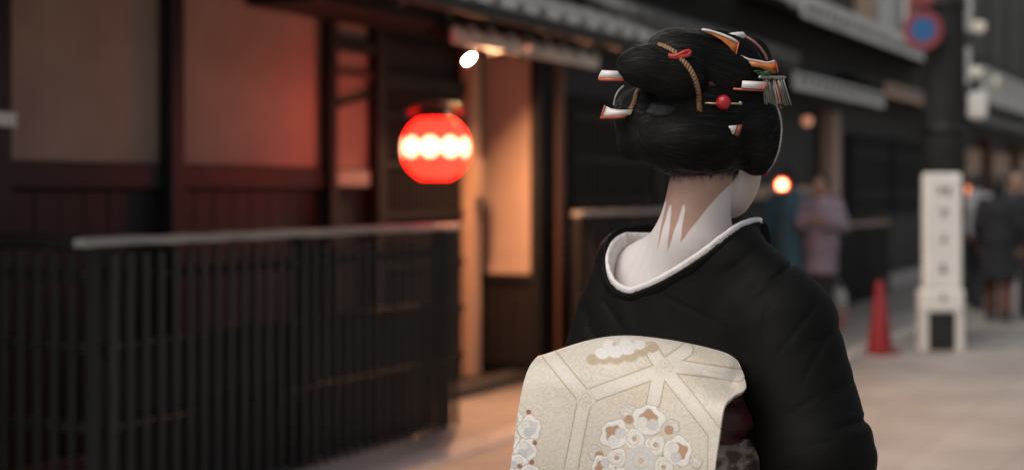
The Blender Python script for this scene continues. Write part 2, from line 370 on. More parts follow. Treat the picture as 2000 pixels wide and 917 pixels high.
# --- third house: two stacked eaves, pale jamb, lamps
Cc = street('wooden_house', 'dark two storey house with pale stacked eaves left of the utility pole', 'house')
c0, c1 = 6.52, 15.2
box('wall_core', Cc, M['black_wood'], (c0, BY+0.02, 0), (c1, BY+0.16, 3.3))
boards(Cc, c0, c1, BY+0.017, 0.1, 1.0, M['black_wood'], 0.22)
lattice(Cc, c0+4.2, c0+6.2, BY+0.017, 1.05, 2.1, M['black_wood'], 0.11, 0.04, 2)
lattice(Cc, c0+6.5, c0+8.4, BY+0.017, 1.05, 2.1, M['black_wood'], 0.11, 0.04, 2)
xj = s_at(1620, BY-0.05)
box('pale_jamb', Cc, M['plaster_pale'], (xj-0.16, BY-0.14, 1.30), (xj+0.16, BY+0.015, 2.3))
box('foundation_stone', Cc, M['stone'], (c0, BY-0.03, -0.05), (c1, BY+0.016, 0.2))
xr = s_at(1505, BY-0.2)
box('pale_ledge', Cc, M['pale_wood'], (c0+0.05, BY-0.10, 1.28), (xj-0.2, BY+0.012, 1.42))
pent_roof(Cc, c0, s_at(1722, -0.05), -0.05, BY+0.1, 2.40, 0.25, 0.17, M['eave_grey'])
pent_roof(Cc, s_at(1722, -0.05)+0.15, c1, -0.05, BY+0.1, 2.55, 0.25, 0.17, M['pale_wood'], name='side_roof')
box('upper_wall', Cc, M['black_wood'], (c0, 0.95, 2.7), (c1, 1.15, 5.4))
pent_roof(Cc, b1+0.12, c1, -0.10, 1.0, 3.12, 0.42, 0.24, M['eave_grey'], name='upper_roof')
xw = s_at(1715, 0.9)
for i, (a, b, m) in enumerate(((-1.2, -0.1, 'plaster_pale'), (0.1, 1.6, 'white_board'), (2.0, 3.4, 'plaster_pale'))):
    box('upper_window', Cc, M[m], (xw+a, 0.90, 3.75), (xw+b, 0.948, 5.2))
# --- far house at the right edge
Dh = street('wooden_house', 'far grey house with balcony railing behind the walkers', 'house')
d0, d1 = 15.25, 34.0
box('wall_core', Dh, M['plaster_grey'], (d0, BY, 0), (d1, BY+0.2, 6.5))
box('ground_floor_wall', Dh, M['plaster_pale'], (17.5, BY-0.05, 0.5), (d1, BY-0.002, 2.1))
box('dado', Dh, M['brown_wood'], (d0, BY-0.06, 0), (d1, BY-0.003, 0.49))
for x in (s_at(1925, BY-.1), s_at(1925, BY-.1)+3.3, s_at(1925, BY-.1)+6.5): box('post', Dh, M['brown_wood'], (x-0.12, BY-0.22, 0), (x+0.12, BY-0.065, 2.3))
pent_roof(Dh, d0+0.1, d1, -0.2, BY, 2.42, 0.2, 0.2, M['plaster_grey'])
bal = box('balcony', Dh, M['plaster_grey'], (16.6, -0.15, 2.72), (d1, BY-0.01, 2.80))
for i in range(40):
    x = 16.7+i*0.3; box('baluster', bal, M['eave_grey'], (x-25.3-0.06, -0.31, 0.045), (x-25.3+0.06, -0.27, 0.52), 0.004)
box('handrail', bal, M['eave_grey'], (16.6-25.3, -0.33, 0.523), (8.7, -0.25, 0.60))
box('upper_beam', Dh, M['dark_wood'], (d0, BY-0.06, 3.5), (d1, BY-0.002, 3.7))
for i in range(6):
    x = 16.4+i*2.2; box('shutter', Dh, M['plaster_grey'], (x, BY-0.05, 3.75), (x+1.5, BY-0.003, 5.3))

# ================================================================== FENCES
def cap_mesh(L, h):
    """weathered flat rail: rounded board, slightly uneven along its length"""
    V = []; F = []; n = 20; sec = [(-.036, -.012), (-.036, .010), (-.026, .022), (.026, .024), (.036, .012), (.036, -.012)]
    for i in range(n):
        x = -0.16+(L+0.22)*i/(n-1); dz = random.uniform(-.0035, .0035); dy = random.uniform(-.003, .003)
        for (yy, zz_) in sec: V.append((x, 0.03+yy+dy, h+zz_+dz))
    m = len(sec)
    for i in range(n-1):
        for k in range(m): F.append((i*m+k, (i+1)*m+k, (i+1)*m+(k+1) % m, i*m+(k+1) % m))
    F += [tuple(range(m)), tuple(range(n*m-1, (n-1)*m-1, -1))]
    return mesh('cap_rail', V, F)
def fence(name, label, s0, s1, y, h, pitch, group, cap=True, ret=(0, 0), slat_w=0.036, rails=(0.33, 0.62, 0.88), capm='grey_wood'):
    f = street(name, label, 'fence', s0, y, group); L = s1-s0
    n = round(L/pitch)
    for i in range(n+1):
        x = i*L/n; zt = h-0.035+random.uniform(-.006, .006)
        box('slat', f, M['slat_wood'], (x-slat_w/2, -0.016, 0.012), (x+slat_w/2, 0.010, h-0.04), 0.007, (0, random.uniform(-.004, .004), random.uniform(-.15, .15)))
    for k in rails: box('rail', f, M['black_wood'], (0, 0.012, h*k-0.022), (L, 0.045, h*k+0.022), 0.008)
    npst = max(2, round(L/1.15)+1)
    for i in range(npst):
        x = i*L/(npst-1); box('post', f, M['black_wood'], (x-0.04, 0.047, 0), (x+0.04, 0.125, h-0.002), 0.008)
    box('added_backing', f, M['black_wood'], (-0.0, 0.13, 0.0), (L-0.05, 0.15, h*0.60))  # added dark board, hides the lamplit ground behind the slats
    if cap:
        cp = link('cap_rail', cap_mesh(L, h), M[capm], f)
    for side, ln in zip((0, L), ret):
        if ln <= 0: continue
        m_ = round(ln/0.10)
        for i in range(1, m_+1):
            yy = 0.03+i*ln/m_; box('slat', f, M['slat_wood'], (side-0.014, yy-0.02, 0.012), (side+0.010, yy+0.02, h-0.03), 0.007)
        for k in rails: box('rail', f, M['slat_wood'], (side+0.012, 0.126, h*k-0.022), (side+0.04, ln+0.03, h*k+0.022), 0.008)
        box('return_cap', f, M['black_wood'], (side-0.04, 0.06, h-0.024), (side+0.045, ln+0.06, h+0.03), 0.01)
    return f
sF = s_at(222, 0)
fence('slatted_fence', 'long dark slatted fence with grey cap rail in front of the plaster wall', sF, 0.0, 0.0, 1.16, 0.093, 'slatted fences along the houses', ret=(0.70, 0.0))
fence('slatted_fence', 'dark slatted fence with pale rail showing just left of the white neck', s_at(1152, .1), 4.3, 0.1, 1.205, 0.10, 'slatted fences along the houses')
fence('slatted_fence', 'low dark fence with pale rail between the lilac figure and the cone', s_at(1590, .2), s_at(1735, .2), 0.2, 0.95, 0.12, 'slatted fences along the houses', capm='pale_wood')

# ================================================================== LANTERN AND LAMPS
def lantern(loc, R, label):
    e = empty('paper_lantern', label, 'lantern', (loc[0], loc[1], loc[2]-R*1.15))
    nu, nv = 160, 72; V = []; mask = []; zc = R*1.15; H = R*0.97; ribs = 18
    for j in range(nv+1):
        z = -H*0.93+2*H*0.93*j/nv; rr = R*math.sqrt(max(0.02, 1-(z/H)**2*0.985)); ph = (z/H+1)*ribs/2
        rr *= 1-0.010*abs(math.cos(math.pi*ph))
        for i in range(nu):
            a = 2*math.pi*i/nu; V.append((rr*math.cos(a), rr*math.sin(a), z+zc))
            nb = 10; da = (a*nb/(2*math.pi)+0.18) % 1-0.5; dx = da*2*math.pi/nb*R; dz = z-0.03*R
            mask.append(max(0.295*R-math.hypot(dx, dz), (0.03*R-abs(dz)))/R)
    F = [(j*nu+i, j*nu+(i+1) % nu, (j+1)*nu+(i+1) % nu, (j+1)*nu+i) for j in range(nv) for i in range(nu)]
    me = mesh('paper', V, F, True); fattr(me, 'mark', mask)
    m = bpy.data.materials.new('lit red lantern paper'); m.use_nodes = True; t = m.node_tree; b = t.nodes['Principled BSDF']
    at = t.nodes.new('ShaderNodeAttribute'); at.attribute_name = 'mark'
    mr = t.nodes.new('ShaderNodeMapRange'); mr.inputs['From Min'].default_value = -0.012; mr.inputs['From Max'].default_value = 0.012; t.links.new(at.outputs['Fac'], mr.inputs['Value'])
    mx = t.nodes.new('ShaderNodeMix'); mx.data_type = 'RGBA'; mx.inputs['A'].default_value = (15.0, 0.10, 0.05, 1); mx.inputs['B'].default_value = (5.5, 2.6, 1.4, 1)
    t.links.new(mr.outputs[0], mx.inputs['Factor']); t.links.new(mx.outputs['Result'], b.inputs['Emission Color']); b.inputs['Emission Strength'].default_value = 1.0
    b.inputs['Base Color'].default_value = (0.5, 0.06, 0.04, 1); b.inputs['Roughness'].default_value = 0.7
    link('paper', me, m, e)
    lac = mat('black lacquer', (0.02, 0.012, 0.01), 0.35)
    link('bottom_ring', lathe_mesh('bottom_ring', [(R*0.36, zc-H*0.99), (R*0.40, zc-H*0.98), (R*0.40, zc-H*0.90), (R*0.36, zc-H*0.90)], 32), lac, e)
    link('top_ring', lathe_mesh('top_ring', [(R*0.40, zc+H*0.88), (R*0.52, zc+H*0.90), (R*0.52, zc+H*1.00), (R*0.46, zc+H*1.05)], 32), lac, e)
    # iron bow above the lantern
    link('bow', tube_mesh('bow', [(-R*0.80*math.cos(math.pi*k/16), 0, zc+R*1.02+R*0.24*math.sin(math.pi*k/16)) for k in range(17)], 0.022, 8), mat('red lacquered bow', (0.22, 0.03, 0.025), 0.5), e)
    link('hook', tube_mesh('hook', [(0, 0, zc+R*1.24), (0, 0, zc+R*1.75)], 0.006, 6), lac, e)
    return e
ly = 0.10; ls = s_at(851, ly); LW = world(ls, ly, z_at(290, ls, ly))
RL = 67*depth(ls, ly)/FPX
lantern(LW, RL, 'lit round red paper lantern with white linked discs, by the entrance')
def lamp(name, label, loc, r, ecol, estr, drop=0.0, housing=None):
    e = empty(name, label, 'lamp', loc)
    em = mat(name+' glow', (0.8, 0.7, 0.5), 0.4, emit=ecol, estr=estr)
    link('globe', lathe_mesh('globe', [(max(1e-4, r*math.sin(math.pi*k/12)), -r*math.cos(math.pi*k/12)) for k in range(13)], 16), em, e)
    link('fitting', lathe_mesh('fitting', [(r*0.5, r*0.75), (r*0.75, r*0.85), (r*0.7, r*1.7), (r*0.2, r*1.9)], 16), M['blackm'], e)
    if drop: link('stem', tube_mesh('stem', [(0, 0, r*1.8), (0, 0, r*1.8+drop)], max(0.006, r*0.1), 6), M['blackm'], e)
    return e
dy_ = 0.42; sb = s_at(915, dy_); dz_ = z_at(114, sb, dy_)
dl = street('downlight', 'bright warm downlight under the entrance eave above the lantern', 'lamp', sb, dy_); dl.location.z = dz_
_q = Vector((0.06, -0.64, -0.76)).normalized().to_track_quat('-Z', 'Y').to_euler()
def ring(name, prof, m):
    o = link(name, lathe_mesh(name, prof, 24), m, dl); o.rotation_euler = _q; return o
ring('lens', [(0.030, -0.004), (0.034, 0.0), (0.034, 0.006)], mat('downlight glow', (0.8, 0.7, 0.5), 0.4, emit=(1.0, 0.50, 0.25), estr=10500))
ring('housing', [(0.038, 0.008), (0.038, -0.012), (0.046, -0.012), (0.048, 0.09), (0.03, 0.11)], M['blackm'])
link('stem', tube_mesh('stem', [(0.02, 0.03, 0.10), (0.02, 0.04, 0.30)], 0.012, 6), M['blackm'], dl)
sb = s_at(1000, 0.29); lamp('eave_lamp', 'tiny dim orange lamp at the pale entrance eave edge', world(sb, 0.17, z_at(94, sb, 0.17)), 0.02, (1.0, 0.35, 0.2), 0.7, 0.03)
def at(px, py, D): return Vector(((px-1000)*D/FPX, D, CAM_H-(py-HORIZ)*D/FPX))
# slim standing lamp with a glowing ball, before the blue walker
p = at(1527, 361, 12.6); e = lamp('standing_lamp', 'small glowing red rimmed ball lamp on slim dark post before the blue coat', (p.x, p.y, p.z), 0.043, (1.0, 0.36, 0.16), 13)
e.location = (p.x, p.y, 0)
for ch in e.children: ch.location = (0, 0, p.z); ch.rotation_euler = (math.pi, 0, 0)
link('pole', tube_mesh('pole', [(0, 0, 0.02), (0, 0, p.z-0.09)], 0.016, 8), M['blackm'], e); link('foot', lathe_mesh('foot', [(0.11, 0), (0.11, 0.02), (0.03, 0.035)], 20), M['blackm'], e)
link('ring', tube_mesh('ring', [(0.053*math.cos(k*math.pi/10), -0.02, p.z+0.053*math.sin(k*math.pi/10)) for k in range(20)], 0.010, 6, closed=True), mat('red glass rim', (0.6, 0.03, 0.02), 0.4, emit=(1, 0.05, 0.02), estr=1.2), e)
for px, py, yy, r, c, st, lab in ((1577, 236, 0.2, 0.055, (1, .36, .2), 0.55, 'small dim orange ball lamp under the stacked eaves'), (1890, 371, 0.3, 0.085, (1, .25, .1), 1.6, 'orange ball lamp just right of the white standing sign')):
    sb = s_at(px, yy); lamp('eave_lamp', lab, world(sb, yy, z_at(py, sb, yy)), r, c, st, 0.5)
for px, py, r, lab in ((1912, 52, 0.10, 'upper small white globe right of the utility pole'), (1937, 157, 0.115, 'lower small white globe right of the utility pole'), (1905, 140, 0.09, 'white globe close against the utility pole')):
    sb = s_at(px, -0.1); e = lamp('unlit_globe', lab, world(sb, -0.1, z_at(py, sb, -0.1)), r, (1, .95, .85), 0.25, 0.25)  # unlit white glass, its brightness put in as a faint glow

# ================================================================== STREET FURNITURE
# utility pole with plates and the round sign
pp = at(1845, 370, 13.1); P0 = empty('utility_pole', 'thick dark utility pole rising behind the white standing sign', 'pole', (pp.x, pp.y, 0))
link('shaft', lathe_mesh('shaft', [(0.19, 0), (0.185, 2.0), (0.172, 5.0), (0.165, 7.5)], 24), M['concrete_dark'], P0)
for z in (1.9, 3.05, 4.1): link('band', lathe_mesh('band', [(0.196, z), (0.20, z+0.01), (0.20, z+0.05), (0.196, z+0.06)], 24), M['blackm'], P0)
for (a, b, x) in ((-40, 62, 1889), (92, 165, 1886)):
    q0, q1 = at(x, a, 13.1), at(x, b, 13.1); box('name_board', P0, M['white_metal'], (q0.x-pp.x-0.045, -0.02, q1.z), (q0.x-pp.x+0.045, 0.01, q0.z))
    for zz in (q1.z+0.05, q0.z-0.05): link('bracket', tube_mesh('bracket', [(0.12, 0, zz), (q0.x-pp.x-0.046, 0, zz)], 0.01, 6), M['blackm'], P0)
q = at(1905, 208, 13.1); box('meter_box', P0, M['white_metal'], (q.x-pp.x-0.09, -0.10, q.z-0.12), (q.x-pp.x+0.09, 0.02, q.z+0.13), 0.03)
link('bracket', tube_mesh('bracket', [(0.10, 0, q.z), (q.x-pp.x-0.088, -0.03, q.z)], 0.014, 6), M['blackm'], P0)
sg = at(1803, 58, 12.85); S0 = empty('round_road_sign', 'round blue road sign with dull red rim on the utility pole', 'road sign', (sg.x, sg.y, sg.z))
def disc(name, r0, r1, y, m, th=0.004):
    V = []; F = []; n = 40
    for rr in (r0, r1):
        for yy in (y, y+th):
            for k in range(n): a = 2*math.pi*k/n; V.append((rr*math.cos(a), yy, rr*math.sin(a)))
    for k in range(n):
        j = (k+1) % n; F += [(2*n+k, 2*n+j, 3*n+j, 3*n+k), (k, j, 2*n+j, 2*n+k), (n+k, 3*n+k, 3*n+j, n+j)]
        if r0 > 0.001: F.append((k, n+k, n+j, j))
    return link(name, mesh(name, V, F), m, S0)
disc('rim', 0.115, 0.182, 0, M['sign_red']); disc('face', 0.0, 0.1135, 0.001, M['sign_blue']); disc('back_plate', 0.0, 0.184, 0.008, M['white_metal'], 0.003)
box('auxiliary_plate', S0, M['sign_red'], (-0.12, 0.0, 0.215), (0.09, 0.006, 0.36))
link('clamp', tube_mesh('clamp', [(0, 0.012, 0.05), (0.08, 0.10, 0.05), (0.19, 0.2, 0.05)], 0.014, 6), M['blackm'], S0)
link('strap', tube_mesh('strap', [(-0.02, 0.006, 0.18), (-0.02, 0.006, 0.25)], 0.012, 6), M['blackm'], S0)

# white standing sign
bs = at(1838, 684, 12.2); T0 = empty('standing_sign', 'tall white standing sign with a column of dark characters beside the pole', 'sign', (bs.x, bs.y, 0), math.radians(4))
k = 12.2/FPX
def sgbox(name, x0, y0, x1, y1, d0_, d1_, m, bev=0.01): return box(name, T0, m, ((x0-1838)*k, d0_, (684-y1)*k), ((x1-1838)*k, d1_, (684-y0)*k), bev)
pn = sgbox('panel', 1802, 338, 1877, 562, -0.05, 0.05, M['white_board'], 0.02)
bp_ = sgbox('base_panel', 1794, 562.5, 1880, 608, -0.07, 0.07, M['white_board'], 0.02)
for x in (1793, 1864): sgbox('leg', x, 608.5, x+16, 684, -0.065, 0.065, M['white_metal'], 0.01)
sgbox('weight_box', 1811, 611, 1862, 680, -0.05, 0.06, M['blackm'], 0.01)
def glyph(px, py, wd, hh, strokes):
    bm = bmesh.new()
    for (x0, y0, x1, y1, t) in strokes:
        a = Vector((px+x0*wd, 0, -(py+y0*hh))); b = Vector((px+x1*wd, 0, -(py+y1*hh))); d = (b-a).normalized(); nn = Vector((-d.z, 0, d.x))*t*0.5*wd
        vs = [bm.verts.new(q) for q in (a+nn, b+nn, b-nn, a-nn)]; ws = [bm.verts.new(v.co+Vector((0, -0.35, 0))) for v in vs]
        bm.faces.new(ws)
        for i in range(4): bm.faces.new((vs[i], vs[(i+1) % 4], ws[(i+1) % 4], ws[i]))
    bmesh.ops.scale(bm, vec=(k, 0.012, k), verts=bm.verts[:])
    return from_bm('character', bm)
ST = [[(-1, -.6, -.15, -.6, .18), (-.6, -.9, -.6, .8, .2), (-1, .1, -.15, .1, .18), (.1, -.7, .95, -.7, .18), (.5, -.9, .5, .9, .2), (.1, .0, .95, .0, .18), (.15, .7, .9, .7, .18)],
      [(-.8, -.5, .8, -.5, .25), (0, -1, 0, .9, .28), (-.1, .1, .9, .0, .3), (-.7, .8, -.1, 0, .22)],
      [(-.8, -.3, .8, -.3, .2), (-.1, -1, -.1, .6, .22), (-.6, .6, .7, .4, .22), (.3, -.6, .5, .6, .2)],
      [(-.8, -.4, .8, -.4, .25), (0, -1, 0, 1, .3), (0, 0, -.8, .8, .25), (0, 0, .85, .8, .25)],
      [(-.8, -.7, .8, -.7, .18), (-.6, 0, .6, 0, .18), (0, -.7, 0, .9, .2), (-.7, .9, .7, .9, .15)]]
for i, (cx_, cy_, ww, hh) in enumerate(((1841, 373, 14, 9), (1840, 415, 9, 11), (1839, 467, 9, 11), (1838, 523, 10, 11), (1836, 580, 9, 8))):
    par = pn if i < 4 else bp_
    o = link('character', glyph(cx_-1838, cy_-684, ww, hh, ST[i]), M['ink'], par); o.location = (-par.location.x, -par.location.y+(-0.0505 if i < 4 else -0.0705), -par.location.z)
# traffic cone
cb = at(1719, 690, 11.98); K0 = empty('traffic_cone', 'slender red traffic cone standing on the kerb line', 'traffic cone', (cb.x, cb.y, 0))
link('cone', lathe_mesh('cone', [(0.105, 0.03), (0.102, 0.05), (0.035, 0.60), (0.028, 0.615), (0.012, 0.618)], 28), M['cone'], K0)
box('base', K0, M['cone'], (-0.125, -0.125, 0.0), (0.125, 0.125, 0.035), 0.012, (0, 0, 0.5)).location.z = 0.0175+0.0
# pale standing lantern box behind the sleeve
pb = at(1634, 640, 14.2); N0 = empty('paper_bag', 'white and pink upright bag on the ground behind the black sleeve', 'bag', (pb.x, pb.y, 0), 0.3)
kb = 14.2/FPX
V = []; prof = [(0.085, 0), (0.10, 0.03), (0.105, 0.17), (0.104, 0.18), (0.10, 0.33), (0.07, 0.385)]
link('lower_side', lathe_mesh('lower_side', prof[:4], 20), mat('pink paper', (0.55, 0.24, 0.22), 0.7, var=0.2, scale=8), N0)
link('upper_side', lathe_mesh('upper_side', [(0.104, 0.181)]+prof[4:]+[(0.03, 0.395)], 20), mat('white paper', (0.62, 0.56, 0.53), 0.7, var=0.1, scale=8), N0)
link('handle', tube_mesh('handle', [(-0.06+0.12*i/8, 0, 0.385+0.09*math.sin(math.pi*i/8)) for i in range(9)], 0.006, 6), M['white_metal'], N0)

# ================================================================== WALKERS
def walker(label, px, D, height, ang, coat, legs, hair=(0.012, 0.01, 0.009), hem=0.5, arms='down', robe=False, group='people walking up the street'):
    b0_ = at(px, 370, D); e = empty('person', label, 'person', (b0_.x, b0_.y, 0), ang, group); k_ = height/1.66
    J = {'pel': (0, 0, .93), 'che': (0, .01, 1.22), 'nec': (0, 0, 1.44), 'hea': (0, .02, 1.55)}
    arm = {'down': lambda s: [(s*.17, 0, 1.36), (s*.23, -.02, 1.10), (s*.21, .10, .88)], 'bent': lambda s: [(s*.17, 0, 1.36), (s*.25, .02, 1.12), (s*.10, .24, 1.18)],
           'up': lambda s: [(s*.17, 0, 1.36), (s*.27, .10, 1.20), (s*.12, .22, 1.42)]}[arms]
    st = 0.16; leg = {-1: [(-.085, 0, .92), (-.09, .12, .50), (-.09, .06, .09)], 1: [(.085, 0, .92), (.09, .03, .49), (.09, -.20, .12)]}
    if robe: leg = {-1: [(-.06, 0, .92), (-.06, .02, .50), (-.06, -.01, .09)], 1: [(.06, 0, .92), (.06, .02, .49), (.06, -.01, .09)]}
    A3 = lambda q: np.array(q)*k_
    def limbs(P, ch, rr, inf=0): 
        d = sd_cap(P, A3(ch[0]), A3(ch[1]), (rr[0]+inf)*k_, (rr[1]+inf)*k_); return np.minimum(d, sd_cap(P, A3(ch[1]), A3(ch[2]), (rr[1]+inf)*k_, (rr[2]+inf)*k_))
    def body(P):
        d = sd_ell(P, A3(J['hea']), A3((.075, .092, .115))); d = smin(d, sd_cap(P, A3((0, 0, 1.36)), A3((0, .01, 1.50)), .055, .05), .03)
        d = smin(d, sd_ell(P, A3((0, .105, 1.535)), A3((.014, .022, .022))), .015)
        d = smin(d, sd_ell(P, A3((0, 0, 1.22)), A3((.17, .11, .22))), .05); d = smin(d, sd_ell(P, A3((0, 0, .95)), A3((.155, .11, .14))), .06)
        for s_ in (-1, 1):
            ch = arm(s_); d = smin(d, limbs(P, ch, (.05, .042, .03)), .03); wv = A3(ch[2]); fo = (np.array(ch[2])-np.array(ch[1])); fo = fo/np.linalg.norm(fo)
            d = smin(d, sd_cap(P, wv, wv+fo*.09*k_, .03, .028), .015)
            for q in range(4):
                off = np.array([(q-1.5)*.017, 0, 0]); d = np.minimum(d, sd_cap(P, wv+fo*.08+off, wv+fo*(.15-.012*abs(q-1.4))+off+np.array([0, .012, -.01]), .010, .009))
            d = np.minimum(d, sd_cap(P, wv+fo*.03, wv+fo*.08+np.array([-s_*.045, .01, 0]), .011, .010))
            d = smin(d, limbs(P, leg[s_], (.078, .055, .04)), .03); an = A3(leg[s_][2]); d = smin(d, sd_cap(P, an+np.array([0, -.02, -.05]), an+np.array([0, .15, -.055]), .04, .032), .03)
        return d
    v, F = surface_nets(body, (-.42, -.42, -.02), (.42, .42, 1.75*k_), 0.011, 1); link('body', np_mesh('body', v, F), M['skin_far'], e)
    def coatf(P):
        z = P[..., 2]/k_; q = P/k_
        d = smin(sd_ell(P, A3((0, 0, 1.22)), A3((.195, .135, .22))), sd_ell(P, A3((0, 0, .95)), A3((.185, .14, .16))), .07*k_)
        wgt = np.clip((1.0-z), 0, 1); ra = .165+wgt*(.08 if not robe else .03); rb = .125+wgt*.10
        col = (np.sqrt((q[..., 0]/ra)**2+(q[..., 1]/rb)**2)-1)*.12*k_; d = smin(d, smax(col, np.abs(P[..., 2]-k_*(hem+1.1)/2)-k_*(1.1-hem)/2, .01), .05)
        d = d+.006*np.sin(np.arctan2(q[..., 1], q[..., 0])*9+3*z)*np.clip(1.2-z, 0, 1)
        for s_ in (-1, 1):
            ch = arm(s_); d = smin(d, limbs(P, ch, (.068, .064, .056 if not robe else .085)), .03)
            fo = np.array(ch[2])-np.array(ch[1]); fo = fo/np.linalg.norm(fo)
        d = smin(d, sd_cap(P, A3((0, -.01, 1.40)), A3((0, -.01, 1.45)), .075, .066), .03)
        hd = sd_ell(P, A3(J['hea']), A3((.08, .097, .13))); d = smax(d, -hd, .01)
        for s_ in (-1, 1):
            ch = arm(s_); wv = A3(ch[2]); fo = np.array(ch[2])-np.array(ch[1]); fo = fo/np.linalg.norm(fo)
            d = smax(d, np.where(((P-wv)**2).sum(-1) < .11**2, ((P-wv) @ fo.astype(np.float32))-.01, -1.0), .003)
        return d
    v, F = surface_nets(coatf, (-.5, -.5, hem*k_-.05), (.5, .5, 1.6*k_), 0.013, 1); link('coat' if not robe else 'robe', np_mesh('coat', v, F), mat('walker cloth', coat, 0.85, var=0.3, scale=6, bump=0.3), e)
    if not robe:
        def tr(P):
            d = np.minimum(limbs(P, leg[-1], (.095, .078, .068)), limbs(P, leg[1], (.095, .078, .068))); return smax(d, (.10*k_-P[..., 2]), .01)
        v, F = surface_nets(tr, (-.3, -.45, .05), (.3, .4, 1.05*k_), 0.013, 1); link('trousers', np_mesh('trousers', v, F), mat('walker trousers', legs, 0.85, var=0.3, scale=6), e)
    else:
        def tr(P):
            z = P[..., 2]/k_; q = P/k_; r = .155-.05*np.clip(.9-z, 0, .9); d = (np.sqrt((q[..., 0]/r)**2+((q[..., 1]+.02)/(r*.95))**2)-1)*.11*k_
            return smax(d, np.abs(P[..., 2]-.5*k_)-.40*k_, .01)
        v, F = surface_nets(tr, (-.3, -.3, .05), (.3, .3, 1.0*k_), 0.013, 1); link('skirt', np_mesh('skirt', v, F), mat('walker skirt', legs, 0.85, var=0.3, scale=6), e)
    for s_ in (-1, 1):
        an = A3(leg[s_][2])
        def shoe(P): return smax(smin(sd_cap(P, an+np.array([0, -.02, -.05]), an+np.array([0, .15, -.055]), .05, .042), sd_cap(P, an, an+np.array([0, 0, -.04]), .052, .05), .03), (an[2]-.085)-P[..., 2], .008)
        v, F = surface_nets(shoe, (an[0]-.1, an[1]-.12, -.01), (an[0]+.1, an[1]+.25, an[2]+.1), 0.011, 1); link('shoe', np_mesh('shoe', v, F), M['blackm'], e)
    def hr(P):
        d = sd_ell(P, A3((0, .0, 1.565)), A3((.088, .102, .122))); d = smin(d, sd_ell(P, A3((0, -.075, 1.56)), A3((.055, .05, .06))), .03)
        return smax(d, -sd_ell(P, A3((0, .13, 1.50)), A3((.09, .10, .13))), .015)
    v, F = surface_nets(hr, (-.15, -.2, 1.38*k_), (.15, .15, 1.75*k_), 0.010, 1); link('hair', np_mesh('hair', v, F), mat('walker hair', hair, 0.5), e)
    return e
walker('person in a long teal blue coat walking away past the ball lamp', 1543, 14.0, 1.58, math.radians(-28), (0.05, 0.125, 0.17), (0.02, 0.02, 0.025), hem=0.45)
walker('person in pale lilac robe with raised arms beside the blue coat', 1604, 13.8, 1.52, math.radians(150), (0.29, 0.24, 0.30), (0.03, 0.028, 0.03), hem=0.62, arms='bent', robe=True)
walker('walker with a light grey top standing nearest the white sign', 1907, 16.4, 1.56, math.radians(-40), (0.30, 0.30, 0.32), (0.02, 0.02, 0.022), hem=0.95, arms='down')
walker('walker in black coat and rust brown trousers in the right hand group', 1950, 15.0, 1.52, math.radians(-25), (0.016, 0.017, 0.02), (0.11, 0.045, 0.03), hem=0.48)
walker('walker in dark slate coat at the very right edge', 1984, 15.6, 1.58, math.radians(170), (0.022, 0.026, 0.032), (0.05, 0.035, 0.032), hem=0.5)

# ================================================================== THE WOMAN IN THE KIMONO
def P(px, py, dy=0.0):
    D = D0+dy; return np.array([(px-1000)*D/FPX, D, CAM_H-(py-HORIZ)*D/FPX])
def PX(v):
    v = np.asarray(v, float); D = v[..., 1]; return 1000+v[..., 0]/D*FPX, HORIZ+(CAM_H-v[..., 2])/D*FPX
BASE = np.array([P(1370, 700, 0.08)[0], D0+0.08, 0.0])
W = empty('person', 'woman seen from behind in black kimono, upswept hair and cream brocade sash', 'person', tuple(BASE))
def wlink(name, v, F, m, parent=None, smooth=True):
    """mesh given in world coordinates, hung under the woman (or one of her parts, which all sit at her base)"""
    me = np_mesh(name, np.asarray(v)-BASE, F, smooth) if isinstance(F, np.ndarray) else mesh(name, [np.asarray(q)-BASE for q in v], F, smooth)
    return link(name, me, m, parent if parent is not None else W)
def wtube(name, pts, rad, m, parent=None, n=8, closed=False):
    return link(name, tube_mesh(name, [tuple(np.asarray(p)-BASE) for p in pts], rad, n, closed), m, parent if parent is not None else W)
TH = math.radians(28); bF = np.array([math.sin(TH), math.cos(TH), 0]); bR = np.array([math.cos(TH), -math.sin(TH), 0]); UPV = np.array([0, 0, 1.0])
PH = math.radians(38); hF = np.array([math.sin(PH), math.cos(PH), 0]); hR = np.array([math.cos(PH), -math.sin(PH), 0])
HAX = np.stack([hR, hF, UPV]); BAX = np.stack([bR, bF, UPV])
Hc = P(1388, 235, 0.045); Fc = P(1425, 335, 0.10)

# ---- skin: head, neck, shoulders as one surface
def f_skin(Q):
    d = sd_ell(Q, Hc, (.072, .09, .098), HAX)
    d = smin(d, sd_ell(Q, Fc, (.051, .060, .072), HAX), .012)
    d = smin(d, sd_ell(Q, Fc+.020*hF-.050*UPV, (.022, .022, .0215), HAX), .012)
    d = smin(d, sd_ell(Q, Fc+.062*hF+.006*UPV, (.009, .013, .015), HAX), .010)          # nose
    d = smin(d, sd_ell(Q, Fc+.050*hF-.028*UPV, (.017, .009, .008), HAX), .006)          # lips
    for sgn in (-1, 1):
        d = smax(d, -sd_ell(Q, Fc+.064*hF+sgn*.027*hR+.030*UPV, (.015, .012, .009), HAX), .010)
        d = smin(d, sd_ell(Q, Fc+.043*hF+sgn*.027*hR+.028*UPV, (.011, .010, .009), HAX), .004)
    nk = sd_cap(Q, P(1381, 290, .050), P(1353, 455, .052), .050, .056)
    d = smin(d, nk, .006)
    tor = sd_ell(Q, P(1335, 640, .115), (.185, .105, .165), BAX)
    tor = smin(tor, sd_ell(Q, P(1335, 800, .115), (.15, .10, .2), BAX), .05)
    return smin(d, tor, .075)
v, F = surface_nets(f_skin, (P(1100, 0)[0], D0-.10, P(0, 900)[2]), (P(1640, 0)[0], D0+.30, P(0, 100)[2]), .0032)
sx, sy = PX(v)
